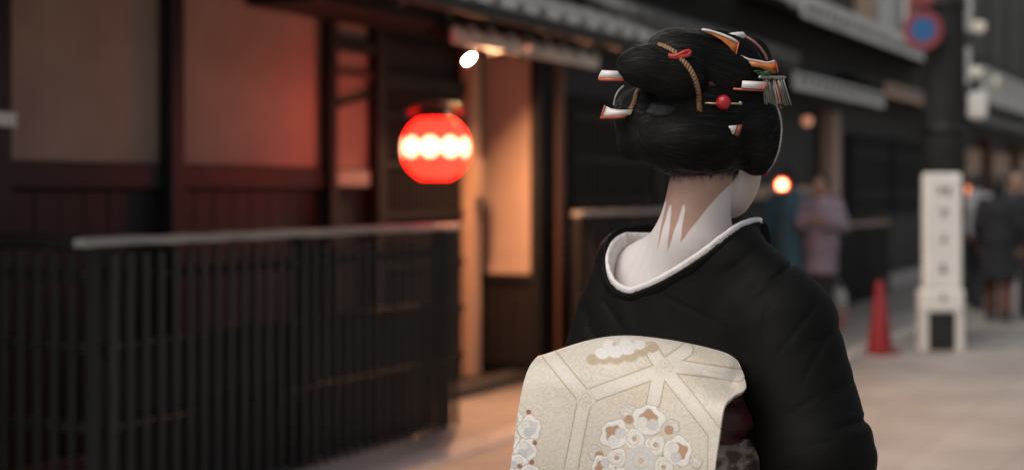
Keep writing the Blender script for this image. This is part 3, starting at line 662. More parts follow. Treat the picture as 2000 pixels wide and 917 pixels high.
# unpainted skin at the nape: the region under the hairline with three prongs (painter's outline)
bare = np.array([(1290, 300), (1290, 352), (1301, 398), (1296, 420), (1289, 450), (1284, 486), (1293, 452), (1303, 415), (1308, 401), (1311, 401), (1311, 415), (1307, 450), (1303, 493), (1313, 462), (1326, 425), (1334, 400), (1337, 399), (1338, 412), (1333, 440), (1329, 474), (1345, 452), (1380, 408), (1404, 380), (1432, 355), (1450, 300)], float)
def poly_sd(x, y, poly):
    d = np.full(x.shape, 1e9); ins = np.zeros(x.shape, bool); n = len(poly)
    for i in range(n):
        ax_, ay = poly[i]; bx, by = poly[(i+1) % n]; ex, ey = bx-ax_, by-ay; wx, wy = x-ax_, y-ay
        t = np.clip((wx*ex+wy*ey)/(ex*ex+ey*ey+1e-9), 0, 1); d = np.minimum(d, (wx-ex*t)**2+(wy-ey*t)**2)
        c = ((ay <= y) & (by > y) | (by <= y) & (ay > y)); xi = ax_+(y-ay)/(by-ay+1e-12)*ex; ins ^= c & (x < xi)
    return np.where(ins, -1, 1)*np.sqrt(d)
# refine the nape: split the quads there so that the paint's edge stays crisp
nape = (sx > 1270) & (sx < 1460) & (sy > 330) & (sy < 510) & (v[:, 1] < Hc[1]+.03)
me = np_mesh('body', v-BASE, F)
bm = bmesh.new(); bm.from_mesh(me); bm.verts.ensure_lookup_table()
fs = [f for f in bm.faces if all(nape[q.index] for q in f.verts)]
bmesh.ops.subdivide_edges(bm, edges=list({e_ for f in fs for e_ in f.edges}), cuts=2, use_grid_fill=True)
me2 = bpy.data.meshes.new('body'); bm.to_mesh(me2); bm.free(); me2.polygons.foreach_set('use_smooth', [True]*len(me2.polygons))
co = np.empty(len(me2.vertices)*3, np.float32); me2.vertices.foreach_get('co', co); vv = co.reshape(-1, 3)+BASE
sx, sy = PX(vv); sd = poly_sd(sx, sy, bare); sd[vv[:, 1] > Hc[1]+.035] = 60
fattr(me2, 'paint', np.clip(sd/60, -1, 1))
rel = (vv-Fc) @ HAX.T
lips = np.sqrt(((rel-np.array([0, .055, -.028]))/np.array([.017, .02, .0075])**1)**2 @ np.ones(3))-1
eyes = np.minimum(*[np.sqrt(((rel-np.array([g_*.027, .050, .028]))/np.array([.014, .03, .0045]))**2 @ np.ones(3))-1 for g_ in (-1, 1)])
fattr(me2, 'cheek', np.clip((rel[:, 0]*.6+rel[:, 1]+.012)/.03, 0, 1)*(np.abs(rel[:, 2]) < .085)*(sx > 1405))  # cheek mask: the shade under the hair is tinted into the colour
fattr(me2, 'lips', np.clip(-lips*4, 0, 1)); fattr(me2, 'eyes', np.clip(-eyes*4, 0, 1))
def skin_mat():
    m = bpy.data.materials.new('painted skin'); m.use_nodes = True; t = m.node_tree; b = t.nodes['Principled BSDF']
    def attr(n): a = t.nodes.new('ShaderNodeAttribute'); a.attribute_name = n; return a.outputs['Fac']
    tc = t.nodes.new('ShaderNodeTexCoord'); nz = t.nodes.new('ShaderNodeTexNoise'); nz.inputs['Scale'].default_value = 55; nz.inputs['Detail'].default_value = 6; t.links.new(tc.outputs['Object'], nz.inputs['Vector'])
    ns = t.nodes.new('ShaderNodeMath'); ns.operation = 'MULTIPLY_ADD'; ns.inputs[1].default_value = 0.04; ns.inputs[2].default_value = -0.02; t.links.new(nz.outputs['Fac'], ns.inputs[0])
    ad = t.nodes.new('ShaderNodeMath'); ad.operation = 'ADD'; t.links.new(attr('paint'), ad.inputs[0]); t.links.new(ns.outputs[0], ad.inputs[1])
    mr = t.nodes.new('ShaderNodeMapRange'); mr.inputs['From Min'].default_value = -0.02; mr.inputs['From Max'].default_value = 0.02; t.links.new(ad.outputs[0], mr.inputs['Value'])
    rs = t.nodes.new('ShaderNodeMix'); rs.data_type = 'RGBA'; rs.inputs['A'].default_value = (0.30, 0.17, 0.13, 1); rs.inputs['B'].default_value = (0.40, 0.245, 0.19, 1); t.links.new(nz.outputs['Fac'], rs.inputs['Factor'])
    n3 = t.nodes.new('ShaderNodeTexNoise'); n3.inputs['Scale'].default_value = 28; n3.inputs['Detail'].default_value = 7; n3.inputs['Roughness'].default_value = .7; mpb = t.nodes.new('ShaderNodeMapping'); mpb.inputs['Scale'].default_value = (1, 3.5, .7); mpb.inputs['Rotation'].default_value = (0, .5, 0); t.links.new(tc.outputs['Object'], mpb.inputs[0]); t.links.new(mpb.outputs[0], n3.inputs['Vector'])
    ws = t.nodes.new('ShaderNodeMix'); ws.data_type = 'RGBA'; ws.inputs['A'].default_value = (0.50, 0.445, 0.43, 1); ws.inputs['B'].default_value = (0.66, 0.605, 0.595, 1); t.links.new(n3.outputs['Fac'], ws.inputs['Factor'])
    cur = None
    def mixin(f, a, b_):
        x = t.nodes.new('ShaderNodeMix'); x.data_type = 'RGBA'; t.links.new(f, x.inputs['Factor'])
        for s_, val in (('A', a), ('B', b_)):
            if isinstance(val, tuple): x.inputs[s_].default_value = val
            else: t.links.new(val, x.inputs[s_])
        return x.outputs['Result']
    c = mixin(mr.outputs[0], rs.outputs['Result'], ws.outputs['Result']); c = mixin(attr('cheek'), c, (0.52, 0.415, 0.365, 1)); c = mixin(attr('lips'), c, (0.45, 0.02, 0.02, 1)); c = mixin(attr('eyes'), c, (0.01, 0.008, 0.008, 1))
    t.links.new(c, b.inputs['Base Color']); b.inputs['Roughness'].default_value = 0.6; b.inputs['Subsurface Weight'].default_value = 0.12; b.inputs['Subsurface Radius'].default_value = (0.01, 0.004, 0.002); b.inputs['Subsurface Scale'].default_value = 0.5
    bp = t.nodes.new('ShaderNodeBump'); bp.inputs['Strength'].default_value = 0.12; bp.inputs['Distance'].default_value = 0.002; n4 = t.nodes.new('ShaderNodeTexNoise'); n4.inputs['Scale'].default_value = 420; t.links.new(tc.outputs['Object'], n4.inputs['Vector']); t.links.new(n4.outputs['Fac'], bp.inputs['Height']); t.links.new(bp.outputs[0], b.inputs['Normal'])
    return m
link('body', me2, skin_mat(), W)

# ---- kimono
LV = np.array([  # py, left, right, half depth
 (424, 1400, 1440, .03), (432, 1300, 1480, .06), (440, 1235, 1486, .085), (452, 1203, 1492, .10), (466, 1185, 1502, .112), (482, 1173, 1516, .12), (500, 1167, 1540, .127), (525, 1160, 1568, .132), (560, 1148, 1596, .138),
 (600, 1131, 1612, .142), (640, 1121, 1608, .145), (690, 1105, 1575, .145), (740, 1092, 1550, .143), (800, 1090, 1525, .14), (860, 1095, 1505, .14), (920, 1100, 1495, .14), (1000, 1095, 1500, .145), (1080, 1085, 1510, .15)], float)
lz = np.array([P(0, a, .07)[2] for a in LV[:, 0]]); cyk = D0+.085
_L = np.array([P(b, 0, .11)[0] for b in LV[:, 1]]); _R = np.array([P(b, 0, .0)[0] for b in LV[:, 2]]); _h = LV[:, 3]
o_ = np.argsort(lz); lz, _L, _R, _h = lz[o_], _L[o_], _R[o_], _h[o_]
zz = np.linspace(lz[0], lz[-1], 400)
def sm(a):
    y = np.interp(zz, lz, a); kk = np.ones(9)/9; return np.convolve(np.pad(y, 4, mode='edge'), kk, 'valid')
_Ls, _Rs, _hs = sm(_L), sm(_R), sm(_h)
SH = P(1527, 640, -.055); EL = P(1600, 890, -.135); WR = P(1575, 1030, .02)
def f_kim0(Q):
    z = Q[..., 2]; zc = np.clip(z, zz[0], zz[-1]); L = np.interp(zc, zz, _Ls).astype(np.float32); R = np.interp(zc, zz, _Rs).astype(np.float32); h = np.interp(zc, zz, _hs).astype(np.float32)
    cx = (L+R)/2; a = (R-L)/2; x = Q[..., 0]-cx; y = Q[..., 1]-(cyk-.40*x)
    pw = 2.3; rr = (np.abs(x/a)**pw+np.abs(y/h)**pw)**(1/pw); d = (rr-1)*np.minimum(a, h)*.9
    d = np.maximum(d, (z-zz[-1])); d = np.maximum(d, zz[0]-z)
    ap = Q-SH.astype(np.float32); arm = sd_cap(Q, SH, EL, .088, .082); arm = smin(arm, sd_cap(Q, EL, WR, .082, .07), .02)
    d = smin(d, arm, .03)
    # creases: sleeve folds at the outer arm, shoulder seam, soft drape
    px_, py_ = PX(Q)
    def cr(x0, y0, x1, y1, wd, dp):
        ex, ey = x1-x0, y1-y0; t = np.clip(((px_-x0)*ex+(py_-y0)*ey)/(ex*ex+ey*ey), 0, 1); dd = np.hypot(px_-x0-ex*t, py_-y0-ey*t)
        return dp*np.exp(-(dd/wd)**2)*np.clip(1.25-t, .25, 1)
    w_ = 0
    for c in ((1650, 700, 1600, 722, 10, .0016), (1660, 745, 1612, 778, 9, .0036), (1692, 818, 1625, 838, 7, .0065), (1706, 866, 1650, 885, 12, .0022), (1500, 470, 1400, 545, 9, .003), (1562, 504, 1475, 575, 6, .0085), (1640, 640, 1560, 690, 12, .004), (1480, 760, 1500, 900, 14, .005), (1170, 520, 1215, 660, 13, .004), (1140, 600, 1180, 690, 11, .005), (1290, 575, 1330, 660, 16, .002), (1440, 520, 1500, 640, 18, .0028), (1180, 590, 1230, 655, 5, .003), (1150, 640, 1175, 690, 5, .004), (1300, 580, 1420, 640, 5, .002), (1590, 600, 1520, 690, 5, .003), (1620, 650, 1560, 760, 5, .003), (1500, 600, 1470, 740, 6, .003), (1600, 770, 1530, 815, 5, .0018), (1630, 860, 1560, 872, 5, .0013)):
        w_ = w_+cr(*c)
    for c in ((1696, 842, 1640, 856, 9, .0035), (1668, 782, 1620, 806, 14, .0012), (1655, 722, 1615, 745, 10, .0010), (1195, 560, 1240, 680, 16, .004)): w_ = w_-cr(*c)
    return d+w_*.7
def hit(f, px, py, t0=-.35, t1=.35, n=500):
    ts = np.linspace(t0, t1, n); pts = np.stack([P(px, py, t) for t in ts]).astype(np.float32); d = f(pts[None, None])[0, 0]; neg = np.where(d < 0)[0]
    return (pts[neg[0]] if len(neg) else pts[np.argmin(d)]).astype(float), len(neg) > 0
RIM = [(1186, 494), (1184, 515), (1188, 537), (1199, 555), (1215, 566), (1232, 570), (1252, 564), (1285, 550), (1318, 532), (1350, 512), (1382, 490), (1412, 467), (1440, 447), (1462, 437), (1478, 433)]
rim = [hit(f_kim0, *q)[0] for q in RIM]
rim = [P(1238, 460, .172), P(1217, 462, .152), P(1200, 472, .130), P(1190, 485, .110), P(1185, 500, .092), P(1184, 518, .075), P(1189, 538, .059)]+rim[3:]
rim += [P(1488, 437, .055), P(1470, 443, .105), P(1400, 452, .165), P(1310, 460, .185)]
rim = np.array(rim)
def closed_catmull(c, n):
    K = len(c); ext = np.concatenate([c[-2:], c, c[:3]]); r_ = catmull(ext, n*4)
    t = np.linspace(0, len(ext)-1, n*4); return r_[(t >= 2) & (t < 2+K)]
rimc = closed_catmull(rim, 90)
NRM = np.array([-.22, -.42, .88]); NRM /= np.linalg.norm(NRM); E1 = np.cross(NRM, [0, 1, 0]); E1 /= np.linalg.norm(E1); E2 = np.cross(NRM, E1)
r2 = np.stack([rimc @ E1, rimc @ E2], 1); rh_ = rimc @ NRM; cen2 = r2.mean(0)
poly2 = r2[::2]
def f_kim(Q):
    d = f_kim0(Q); sh_ = d.shape; Qf = Q.reshape(-1, 3); df = d.reshape(-1).copy(); near = np.where(df < .02)[0]
    if len(near):
        q = Qf[near]; x = q @ E1; y = q @ E2; h = q @ NRM
        ok = (x > r2[:, 0].min()-.02) & (x < r2[:, 0].max()+.02) & (y > r2[:, 1].min()-.02) & (y < r2[:, 1].max()+.02); near = near[ok]; x, y, h = x[ok], y[ok], h[ok]
        if len(near):
            sdp = poly_sd(x, y, poly2); floor = rh_.min()-.10
            cut = np.maximum(sdp, floor-h)
            df[near] = np.maximum(df[near], -cut)
    return df.reshape(sh_)
v, F = surface_nets(f_kim, (P(1060, 0, 0)[0], D0-.26, P(0, 1050)[2]), (P(1740, 0)[0]+.02, D0+.32, P(0, 415)[2]), .0042, 1)
def cloth_mat():
    m = mat('black silk crepe', (0.0036, 0.0036, 0.0032), 0.64, var=0.2, scale=30, bump=0.0, spec=0.10, sheen=0.0)
    t = m.node_tree; b = t.nodes['Principled BSDF']; tc = t.nodes.new('ShaderNodeTexCoord')
    n1 = t.nodes.new('ShaderNodeTexNoise'); n1.inputs['Scale'].default_value = 9; n1.inputs['Detail'].default_value = 3; n2 = t.nodes.new('ShaderNodeTexNoise'); n2.inputs['Scale'].default_value = 900
    for n_ in (n1, n2): t.links.new(tc.outputs['Object'], n_.inputs['Vector'])
    b1_ = t.nodes.new('ShaderNodeBump'); b1_.inputs['Strength'].default_value = .35; b1_.inputs['Distance'].default_value = .012; b2_ = t.nodes.new('ShaderNodeBump'); b2_.inputs['Strength'].default_value = .35; b2_.inputs['Distance'].default_value = .001
    t.links.new(n1.outputs['Fac'], b1_.inputs['Height']); t.links.new(n2.outputs['Fac'], b2_.inputs['Height']); t.links.new(b1_.outputs[0], b2_.inputs['Normal']); t.links.new(b2_.outputs[0], b.inputs['Normal'])
    return m
M['kimono'] = cloth_mat()
kim = wlink('kimono', v, F, M['kimono'])
# lower kimono to the ground, with a trailing hem, and the sandals
lev = [(.86, .215, .165), (.70, .22, .17), (.5, .21, .17), (.3, .19, .165), (.12, .18, .17), (.06, .20, .19)]; V = []; F_ = []; n = 48
for z, a, b in lev:
    for k_ in range(n):
        an = 2*math.pi*k_/n; q = bR*math.cos(an)*a*(1+.02*math.sin(7*an+z*5))+bF*math.sin(an)*b*(1+.03*math.sin(9*an))
        V.append(BASE+q+np.array([-.02, .02, z]))
for i in range(len(lev)-1):
    for k_ in range(n): F_.append((i*n+k_, (i+1)*n+k_, (i+1)*n+(k_+1) % n, i*n+(k_+1) % n))
F_.append(tuple(range(n)))
wlink('kimono_skirt', V, F_, M['kimono'])
for sgn in (-1, 1):
    c = BASE+bR*sgn*.075+bF*.06; sdl = link('sandal', boxmesh((.085, .22, .075), mat('lacquered sandal', (.03, .02, .018), .35), .012), None, W); sdl.location = tuple(c-BASE+np.array([0, 0, .0375])); sdl.rotation_euler = (0, 0, -TH)
# white collar standing round the neck: a padded band swept along the rim
NC = len(rimc); sec = 14
tan = np.roll(rimc, -2, 0)-np.roll(rimc, 2, 0); tan /= np.linalg.norm(tan, axis=1)[:, None]
cen = rimc.mean(0)
def collar_band(name, thick, high, off, drop, m, fold=0.0):
    V = []; F_ = []
    for i in range(NC):
        out = np.cross(tan[i], NRM); out /= np.linalg.norm(out)
        if np.dot(out, rimc[i]-cen) < 0: out = -out
        up = np.cross(out, tan[i]); up = up if up @ NRM > 0 else -up
        fo = fold*(math.sin(i*.55)+.8*math.sin(i*1.3+1))
        for k_ in range(sec):
            an = 2*math.pi*k_/sec; ca, sa = math.cos(an), math.sin(an)
            t_ = (thick+(fo if ca < 0 else 0))*np.sign(ca)*abs(ca)**.7; hh_ = high*np.sign(sa)*abs(sa)**.75
            V.append(rimc[i]+out*(t_+off)+up*(hh_-drop))
    for i in range(NC):
        for k_ in range(sec): F_.append((i*sec+k_, ((i+1) % NC)*sec+k_, ((i+1) % NC)*sec+(k_+1) % sec, i*sec+(k_+1) % sec))
    return wlink(name, V, F_, m)
M['collar'] = mat('white silk collar', (0.68, 0.64, 0.62), 0.6, var=0.06, scale=40, bump=0.25, bscale=120, sheen=.2)
collar_band('collar', .0048, .021, -.003, .0135, M['collar'], .0009)
collar_band('outer_collar', .0042, .020, .0058, .0190, M['kimono'])

# ---- sash (obi): pillow fold at the top and the hanging panel
ROWS = [  # (px, py, dy) left -> right
 [(1082, 742, .06), (1200, 715, .03), (1310, 715, .0), (1400, 735, -.03), (1432, 760, -.05)],
 [(1060, 698, .01), (1185, 661, -.015), (1300, 666, -.045), (1405, 688, -.075), (1436, 704, -.085)],
 [(1040, 711, -.055), (1150, 690, -.075), (1265, 688, -.115), (1375, 712, -.145), (1456, 757, -.155)],
 [(1027, 738, -.085), (1135, 735, -.115), (1245, 738, -.15), (1345, 754, -.185), (1432, 776, -.19)],
 [(1017, 780, -.095), (1125, 785, -.128), (1235, 788, -.165), (1335, 796, -.20), (1414, 797, -.225)],
 [(1008, 845, -.10), (1115, 850, -.135), (1225, 852, -.17), (1325, 858, -.205), (1405, 860, -.235)],
 [(997, 920, -.10), (1105, 925, -.135), (1215, 928, -.17), (1315, 930, -.205), (1396, 925, -.235)],
 [(985, 1010, -.09), (1095, 1015, -.125), (1205, 1018, -.16), (1305, 1020, -.195), (1388, 1015, -.225)],
 [(975, 1120, -.07), (1085, 1125, -.105), (1195, 1128, -.14), (1297, 1130, -.175), (1380, 1125, -.205)]]
ctrl = np.array(ROWS, float); NU, NV = 400, 520
tmp = np.stack([catmull(ctrl[:, j], NV) for j in range(ctrl.shape[1])], 1); grid = np.stack([catmull(tmp[i], NU) for i in range(NV)], 0)
D_ = D0+grid[..., 2]; G3 = np.stack([(grid[..., 0]-1000)*D_/FPX, D_, CAM_H-(grid[..., 1]-HORIZ)*D_/FPX], -1)
# soft buckles in the cloth
gx, gy = grid[..., 0], grid[..., 1]
def seg(x, y, x0, y0, x1, y1):
    ex, ey = x1-x0, y1-y0; t = np.clip(((x-x0)*ex+(y-y0)*ey)/(ex*ex+ey*ey), 0, 1); return np.hypot(x-x0-ex*t, y-y0-ey*t), t
dd, tt = seg(gx, gy, 1305, 702, 1428, 752); G3[..., 1] += .015*np.exp(-(dd/15)**2)*np.clip(tt*1.8, 0, 1)
dd, tt = seg(gx, gy, 1320, 680, 1420, 715); G3[..., 1] -= .006*np.exp(-(dd/15)**2)
G3[..., 1] += .003*np.sin(gx*.021+gy*.009)+.0015*np.sin(gx*.05-gy*.035)
# woven pattern as colours and relief of the cloth itself
C_cream = np.array([.60, .54, .455]); C_band = np.array([.64, .58, .50]); C_tan = np.array([.40, .32, .235]); C_white = np.array([.72, .685, .64]); C_grey = np.array([.57, .545, .52]); C_cop = np.array([.43, .26, .165]); C_gold = np.array([.52, .41, .27])
colr = np.ones((NV, NU, 3))*C_cream; hgt = np.zeros((NV, NU))
def noise2(x, y, sc, sd):
    r = np.random.RandomState(sd); o = 0
    for _ in range(10):
        a = r.rand()*6.28; f = (0.5+r.rand())*sc; o = o+np.sin((x*math.cos(a)+y*math.sin(a))*f+r.rand()*6.28)
    return o/3.2
def paint(mask, c, hh=None):
    global colr, hgt
    mk = np.clip(mask, 0, 1)[..., None]; colr = colr*(1-mk)+np.asarray(c)*mk
    if hh is not None: hgt = hgt*(1-mk[..., 0])+hh*mk[..., 0]
aa = lambda d, wd=1.2: np.clip(.5-d/wd, 0, 1)
paint(np.clip(noise2(gx, gy, .035, 1), 0, 1)*.45, C_gold); paint(np.clip(noise2(gx, gy, .03, 2), 0, 1)*.35, C_band)
w1 = noise2(gx, gy, .055, 3)*2.2; w2 = noise2(gx, gy, .05, 4)*2.2
swirl = np.abs(np.sin(np.hypot(((gx+9*w1) % 44)-22, ((gy+9*w2) % 40)-20)*.42)); paint(aa(swirl-.22, .25)*.38, C_tan, -.25)
swirl2 = np.abs(np.sin(gx*.16+w1*1.8)*np.cos(gy*.17+w2*1.7)); paint(aa(.72-swirl2, .2)*.45, C_band, .25)
def rosette(cx, cy, r, op=.8, pet=8):
    dx, dy = gx+3.5*w1-cx, gy+3.5*w2-cy; rad = np.hypot(dx, dy*1.1); an = np.arctan2(dy, dx); edge = r*(.84+.16*np.abs(np.cos(an*pet/2)))
    paint(aa(rad-edge, 1.5)*op*.8, C_band, .4); paint(aa(np.abs(rad-edge)-1.0, 1.4)*op*.6, C_tan, -.2)
    paint(aa(np.abs(np.sin(an*pet/2))*rad-1.0, 1.4)*(rad < edge)*(rad > r*.3)*op*.5, C_tan, .1); paint(aa(rad-r*.28)*op*.7, C_gold, .5)
rr = np.random.RandomState(5)
for (cx, cy, r) in ((1150, 735, 15), (1085, 768, 14), (1225, 775, 15), (1255, 705, 10), (1110, 800, 12), (1360, 775, 14), (1375, 850, 13), (1340, 800, 12), (1165, 800, 14), (1195, 790, 12), (1065, 740, 11), (1100, 880, 13), (1070, 900, 12), (1330, 745, 12), (1300, 690, 9), (1060, 800, 12), (1160, 845, 10), (1380, 905, 12), (1150, 960, 15), (1300, 985, 14), (1060, 980, 13)): rosette(cx, cy, r*rr.uniform(.8, 1.25), rr.uniform(.3, .7), rr.choice([6, 8, 10]))
# hexagon bands
BANDS = [(1072, 692, 1145, 778), (1148, 775, 1298, 722), (1298, 722, 1398, 845), (1143, 782, 1113, 930), (1296, 720, 1272, 685), (1302, 715, 1340, 685), (1288, 735, 1278, 785), (1310, 716, 1440, 735), (1113, 930, 1050, 1000), (1113, 930, 1180, 1010), (1398, 845, 1396, 930)]
dmin = np.full(gx.shape, 1e9)
for bsg in BANDS: dmin = np.minimum(dmin, seg(gx, gy, *bsg)[0])
paint(aa(dmin-15, 2), C_tan, -.4); paint(aa(dmin-11.5, 1.5), C_band, .5); paint(aa(np.abs(dmin-8.5)-.7, 1.2)*.25, C_gold); 
paint(aa(np.abs(noise2(gx, gy, .16, 8))-.18, .3)*aa(dmin-9, 2)*.35, C_grey)
for nx_, ny_ in ((1146, 779), (1298, 723), (1113, 930)):
    rad = np.hypot(gx-nx_, gy-ny_); paint(aa(rad-19, 2)*.9, C_cream, .3); 
    for ox, oy in ((-8, 2), (8, 1), (0, -8), (0, 9)): rosette(nx_+ox, ny_+oy, 8.5, .9, 6)
def petal(cx, cy, r, rot, fill=C_cop, edge=C_white, inner=C_grey):
    dx, dy = gx-cx, gy-cy; c, s_ = math.cos(rot), math.sin(rot); u = dx*c+dy*s_; q = -dx*s_+dy*c        # u points outward
    an = np.arctan2(q, u); rad = np.hypot(u, q*.98); eg = r*(.93+.10*np.cos(an*5)*(np.cos(an) > -.4)-.16*np.exp(-(an/.2)**2))
    paint(aa(rad-eg-2.2, 2)*.9, C_tan, -.3); paint(aa(rad-eg, 1.5), edge, .9)
    rad2 = np.hypot(u-.10*r, q*1.05); paint(aa(rad2-r*(.58+.07*np.cos(an*5+.6)), 1.5), fill, .1)
    for g_ in (-1, 1): paint(aa(np.hypot(u+.22*r, q-g_*.33*r)-r*.36, 1.5), inner if g_ > 0 else C_white*.93, .6); paint(aa(np.abs(np.hypot(u+.22*r, q-g_*.33*r)-r*.36)-.6, 1.3)*.4, C_tan)
def curl(cx, cy, r, rot):
    dx, dy = gx-cx, gy-cy; rad = np.hypot(dx, dy); an = np.arctan2(dy, dx)-rot
    paint(aa(rad-r*(1+.1*np.cos(3*an))-1.5, 1.5)*.8, C_tan, -.1); paint(aa(rad-r*(1+.1*np.cos(3*an)), 1.5), C_white*.95, .8); sp = np.abs(((rad/r*1.6-an/6.283) % 1)-.5); paint(aa(sp-.12, .1)*(rad < r*.85)*.8, C_gold, .2); paint(aa(rad-r*.3, 1.5)*.8, C_cop, .1)
fx, fy = 1253, 898
for a_, rd, r in ((-2.05, 20, 0), ):
    pass
for ox, oy, r in ((1229, 806, 15), (1315, 832, 13), (1164, 884, 14), (1361, 900, 12), (1350, 935, 14), (1160, 930, 14)): petal(ox, oy, r, math.atan2(oy-fy, ox-fx), C_band, C_grey, C_band)
for ox, oy, r in ((1230, 819, 9), (1308, 838, 9), (1172, 889, 9), (1302, 892, 9), (1209, 867, 9)): paint(aa(np.hypot(gx-ox, gy-oy)-r, 1.5), C_cop, .1)
for ox, oy, r in ((1202, 848, 29), (1268, 820, 31), (1325, 880, 29), (1180, 912, 24), (1330, 945, 28), (1200, 965, 29), (1270, 985, 30)): petal(ox, oy, r, math.atan2(oy-fy, ox-fx))
for ox, oy, r in ((1241, 857, 18), (1282, 868, 18), (1207, 893, 17), (1297, 910, 17), (1215, 930, 17), (1285, 945, 17)): curl(ox, oy, r, math.atan2(oy-fy, ox-fx))
rad = np.hypot(gx-fx, gy-fy); an = np.arctan2(gy-fy, gx-fx); eg = 30*(.9+.1*np.abs(np.cos(an*7))); paint(aa(rad-eg, 1.5), C_grey, .7); paint(aa(np.abs(np.sin(an*7))*rad-1.3, 1.4)*(rad < eg)*.55, C_tan, .2); paint(aa(np.abs(rad-16)-.8, 1.4)*.5, C_tan, .2); paint(aa(rad-6), C_gold, .8)
# flower at the sash's other edge, cloud-like bloom on the fold, small bloom on the corner
for ox, oy, r, ro in ((1036, 834, 24, -.3), (1028, 878, 24, .3), (1005, 815, 17, -1.2), (1012, 905, 20, .9), (1000, 856, 18, 0), (1035, 925, 20, .6), (1000, 945, 20, 1)): petal(ox, oy, r, ro, C_grey, C_white, np.array([.50, .50, .50])); 
for ox, oy in ((1034, 803), (1046, 863), (1016, 908), (1040, 900)): paint(aa(np.hypot(gx-ox, gy-oy)-5, 1.5), np.array([.30, .13, .09]), .0)
cl = np.minimum.reduce([np.hypot((gx-a)*.8, gy-b)-r for a, b, r in ((1160, 704, 10), (1180, 700, 12), (1205, 699, 13), (1232, 696, 12), (1256, 689, 9), (1275, 683, 8))]); paint(aa(cl-1, 3), C_gold*.85, .2)
cl = np.minimum.reduce([np.hypot((gx-a)*.8, gy-b)-r for a, b, r in ((1178, 692, 11), (1203, 689, 12), (1228, 684, 11), (1250, 677, 9), (1190, 675, 9), (1222, 672, 9))]); paint(aa(cl, 3), C_white*.95, .8)
paint(aa(np.hypot(gx-1222, gy-690)-5, 2)*.8, C_white, .9); paint(aa(np.hypot(gx-1200, gy-675)-4, 2)*.6, np.array([.45, .25, .2]))
# fold hidden under the top: plain
V = (G3.reshape(-1, 3)); idx = np.arange(NV*NU).reshape(NV, NU); Fq = np.stack([idx[:-1, :-1], idx[1:, :-1], idx[1:, 1:], idx[:-1, 1:]], -1).reshape(-1, 4)
# relief: push the vertices a little along the view-facing normal
nrm = np.cross(np.gradient(G3, axis=1), np.gradient(G3, axis=0)); nrm /= np.linalg.norm(nrm, axis=-1, keepdims=True)+1e-12; nrm *= np.where((nrm[..., 1:2] > 0), -1, 1)
V = (G3+nrm*hgt[..., None]*.00045).reshape(-1, 3)
ob = wlink('sash', V, Fq, None); cattr(ob.data, 'weave', colr.reshape(-1, 3))
def brocade(name, use_attr=True, base=(.5, .4, .3), dark=1.0):
    m = bpy.data.materials.new(name); m.use_nodes = True; t = m.node_tree; b = t.nodes['Principled BSDF']; tc = t.nodes.new('ShaderNodeTexCoord')
    nz = t.nodes.new('ShaderNodeTexNoise'); nz.inputs['Scale'].default_value = 700; nz.inputs['Detail'].default_value = 3
    mp = t.nodes.new('ShaderNodeMapping'); mp.inputs['Scale'].default_value = (.35, .35, 1.6); t.links.new(tc.outputs['Object'], mp.inputs[0]); t.links.new(mp.outputs[0], nz.inputs['Vector'])
    mx = t.nodes.new('ShaderNodeMix'); mx.data_type = 'RGBA'; mx.blend_type = 'MULTIPLY'; mx.inputs['Factor'].default_value = .55
    rp = t.nodes.new('ShaderNodeValToRGB'); rp.color_ramp.elements[0].position = .3; rp.color_ramp.elements[0].color = (.72, .70, .66, 1); rp.color_ramp.elements[1].position = .7; rp.color_ramp.elements[1].color = (1.12, 1.12, 1.12, 1)
    t.links.new(nz.outputs['Fac'], rp.inputs[0]); t.links.new(rp.outputs[0], mx.inputs['B'])
    if use_attr: at_ = t.nodes.new('ShaderNodeAttribute'); at_.attribute_name = 'weave'; t.links.new(at_.outputs['Color'], mx.inputs['A'])
    else:
        n2 = t.nodes.new('ShaderNodeTexNoise'); n2.inputs['Scale'].default_value = 45; n2.inputs['Detail'].default_value = 4; t.links.new(tc.outputs['Object'], n2.inputs['Vector'])
        r2_ = t.nodes.new('ShaderNodeValToRGB'); r2_.color_ramp.elements[0].position = .42; r2_.color_ramp.elements[0].color = (.10, .06, .045, 1); r2_.color_ramp.elements[1].position = .6; r2_.color_ramp.elements[1].color = (*base, 1)
        t.links.new(n2.outputs['Fac'], r2_.inputs[0]); t.links.new(r2_.outputs[0], mx.inputs['A'])
    t.links.new(mx.outputs['Result'], b.inputs['Base Color']); b.inputs['Roughness'].default_value = .55; b.inputs['Sheen Weight'].default_value = .15; b.inputs['Specular IOR Level'].default_value = .4
    bp = t.nodes.new('ShaderNodeBump'); bp.inputs['Strength'].default_value = .35; bp.inputs['Distance'].default_value = .0012; t.links.new(nz.outputs['Fac'], bp.inputs['Height']); t.links.new(bp.outputs[0], b.inputs['Normal'])
    return m
ob.data.materials.append(brocade('cream gold brocade'))
sol = ob.modifiers.new('thickness', 'SOLIDIFY'); sol.thickness = .006; sol.offset = 0
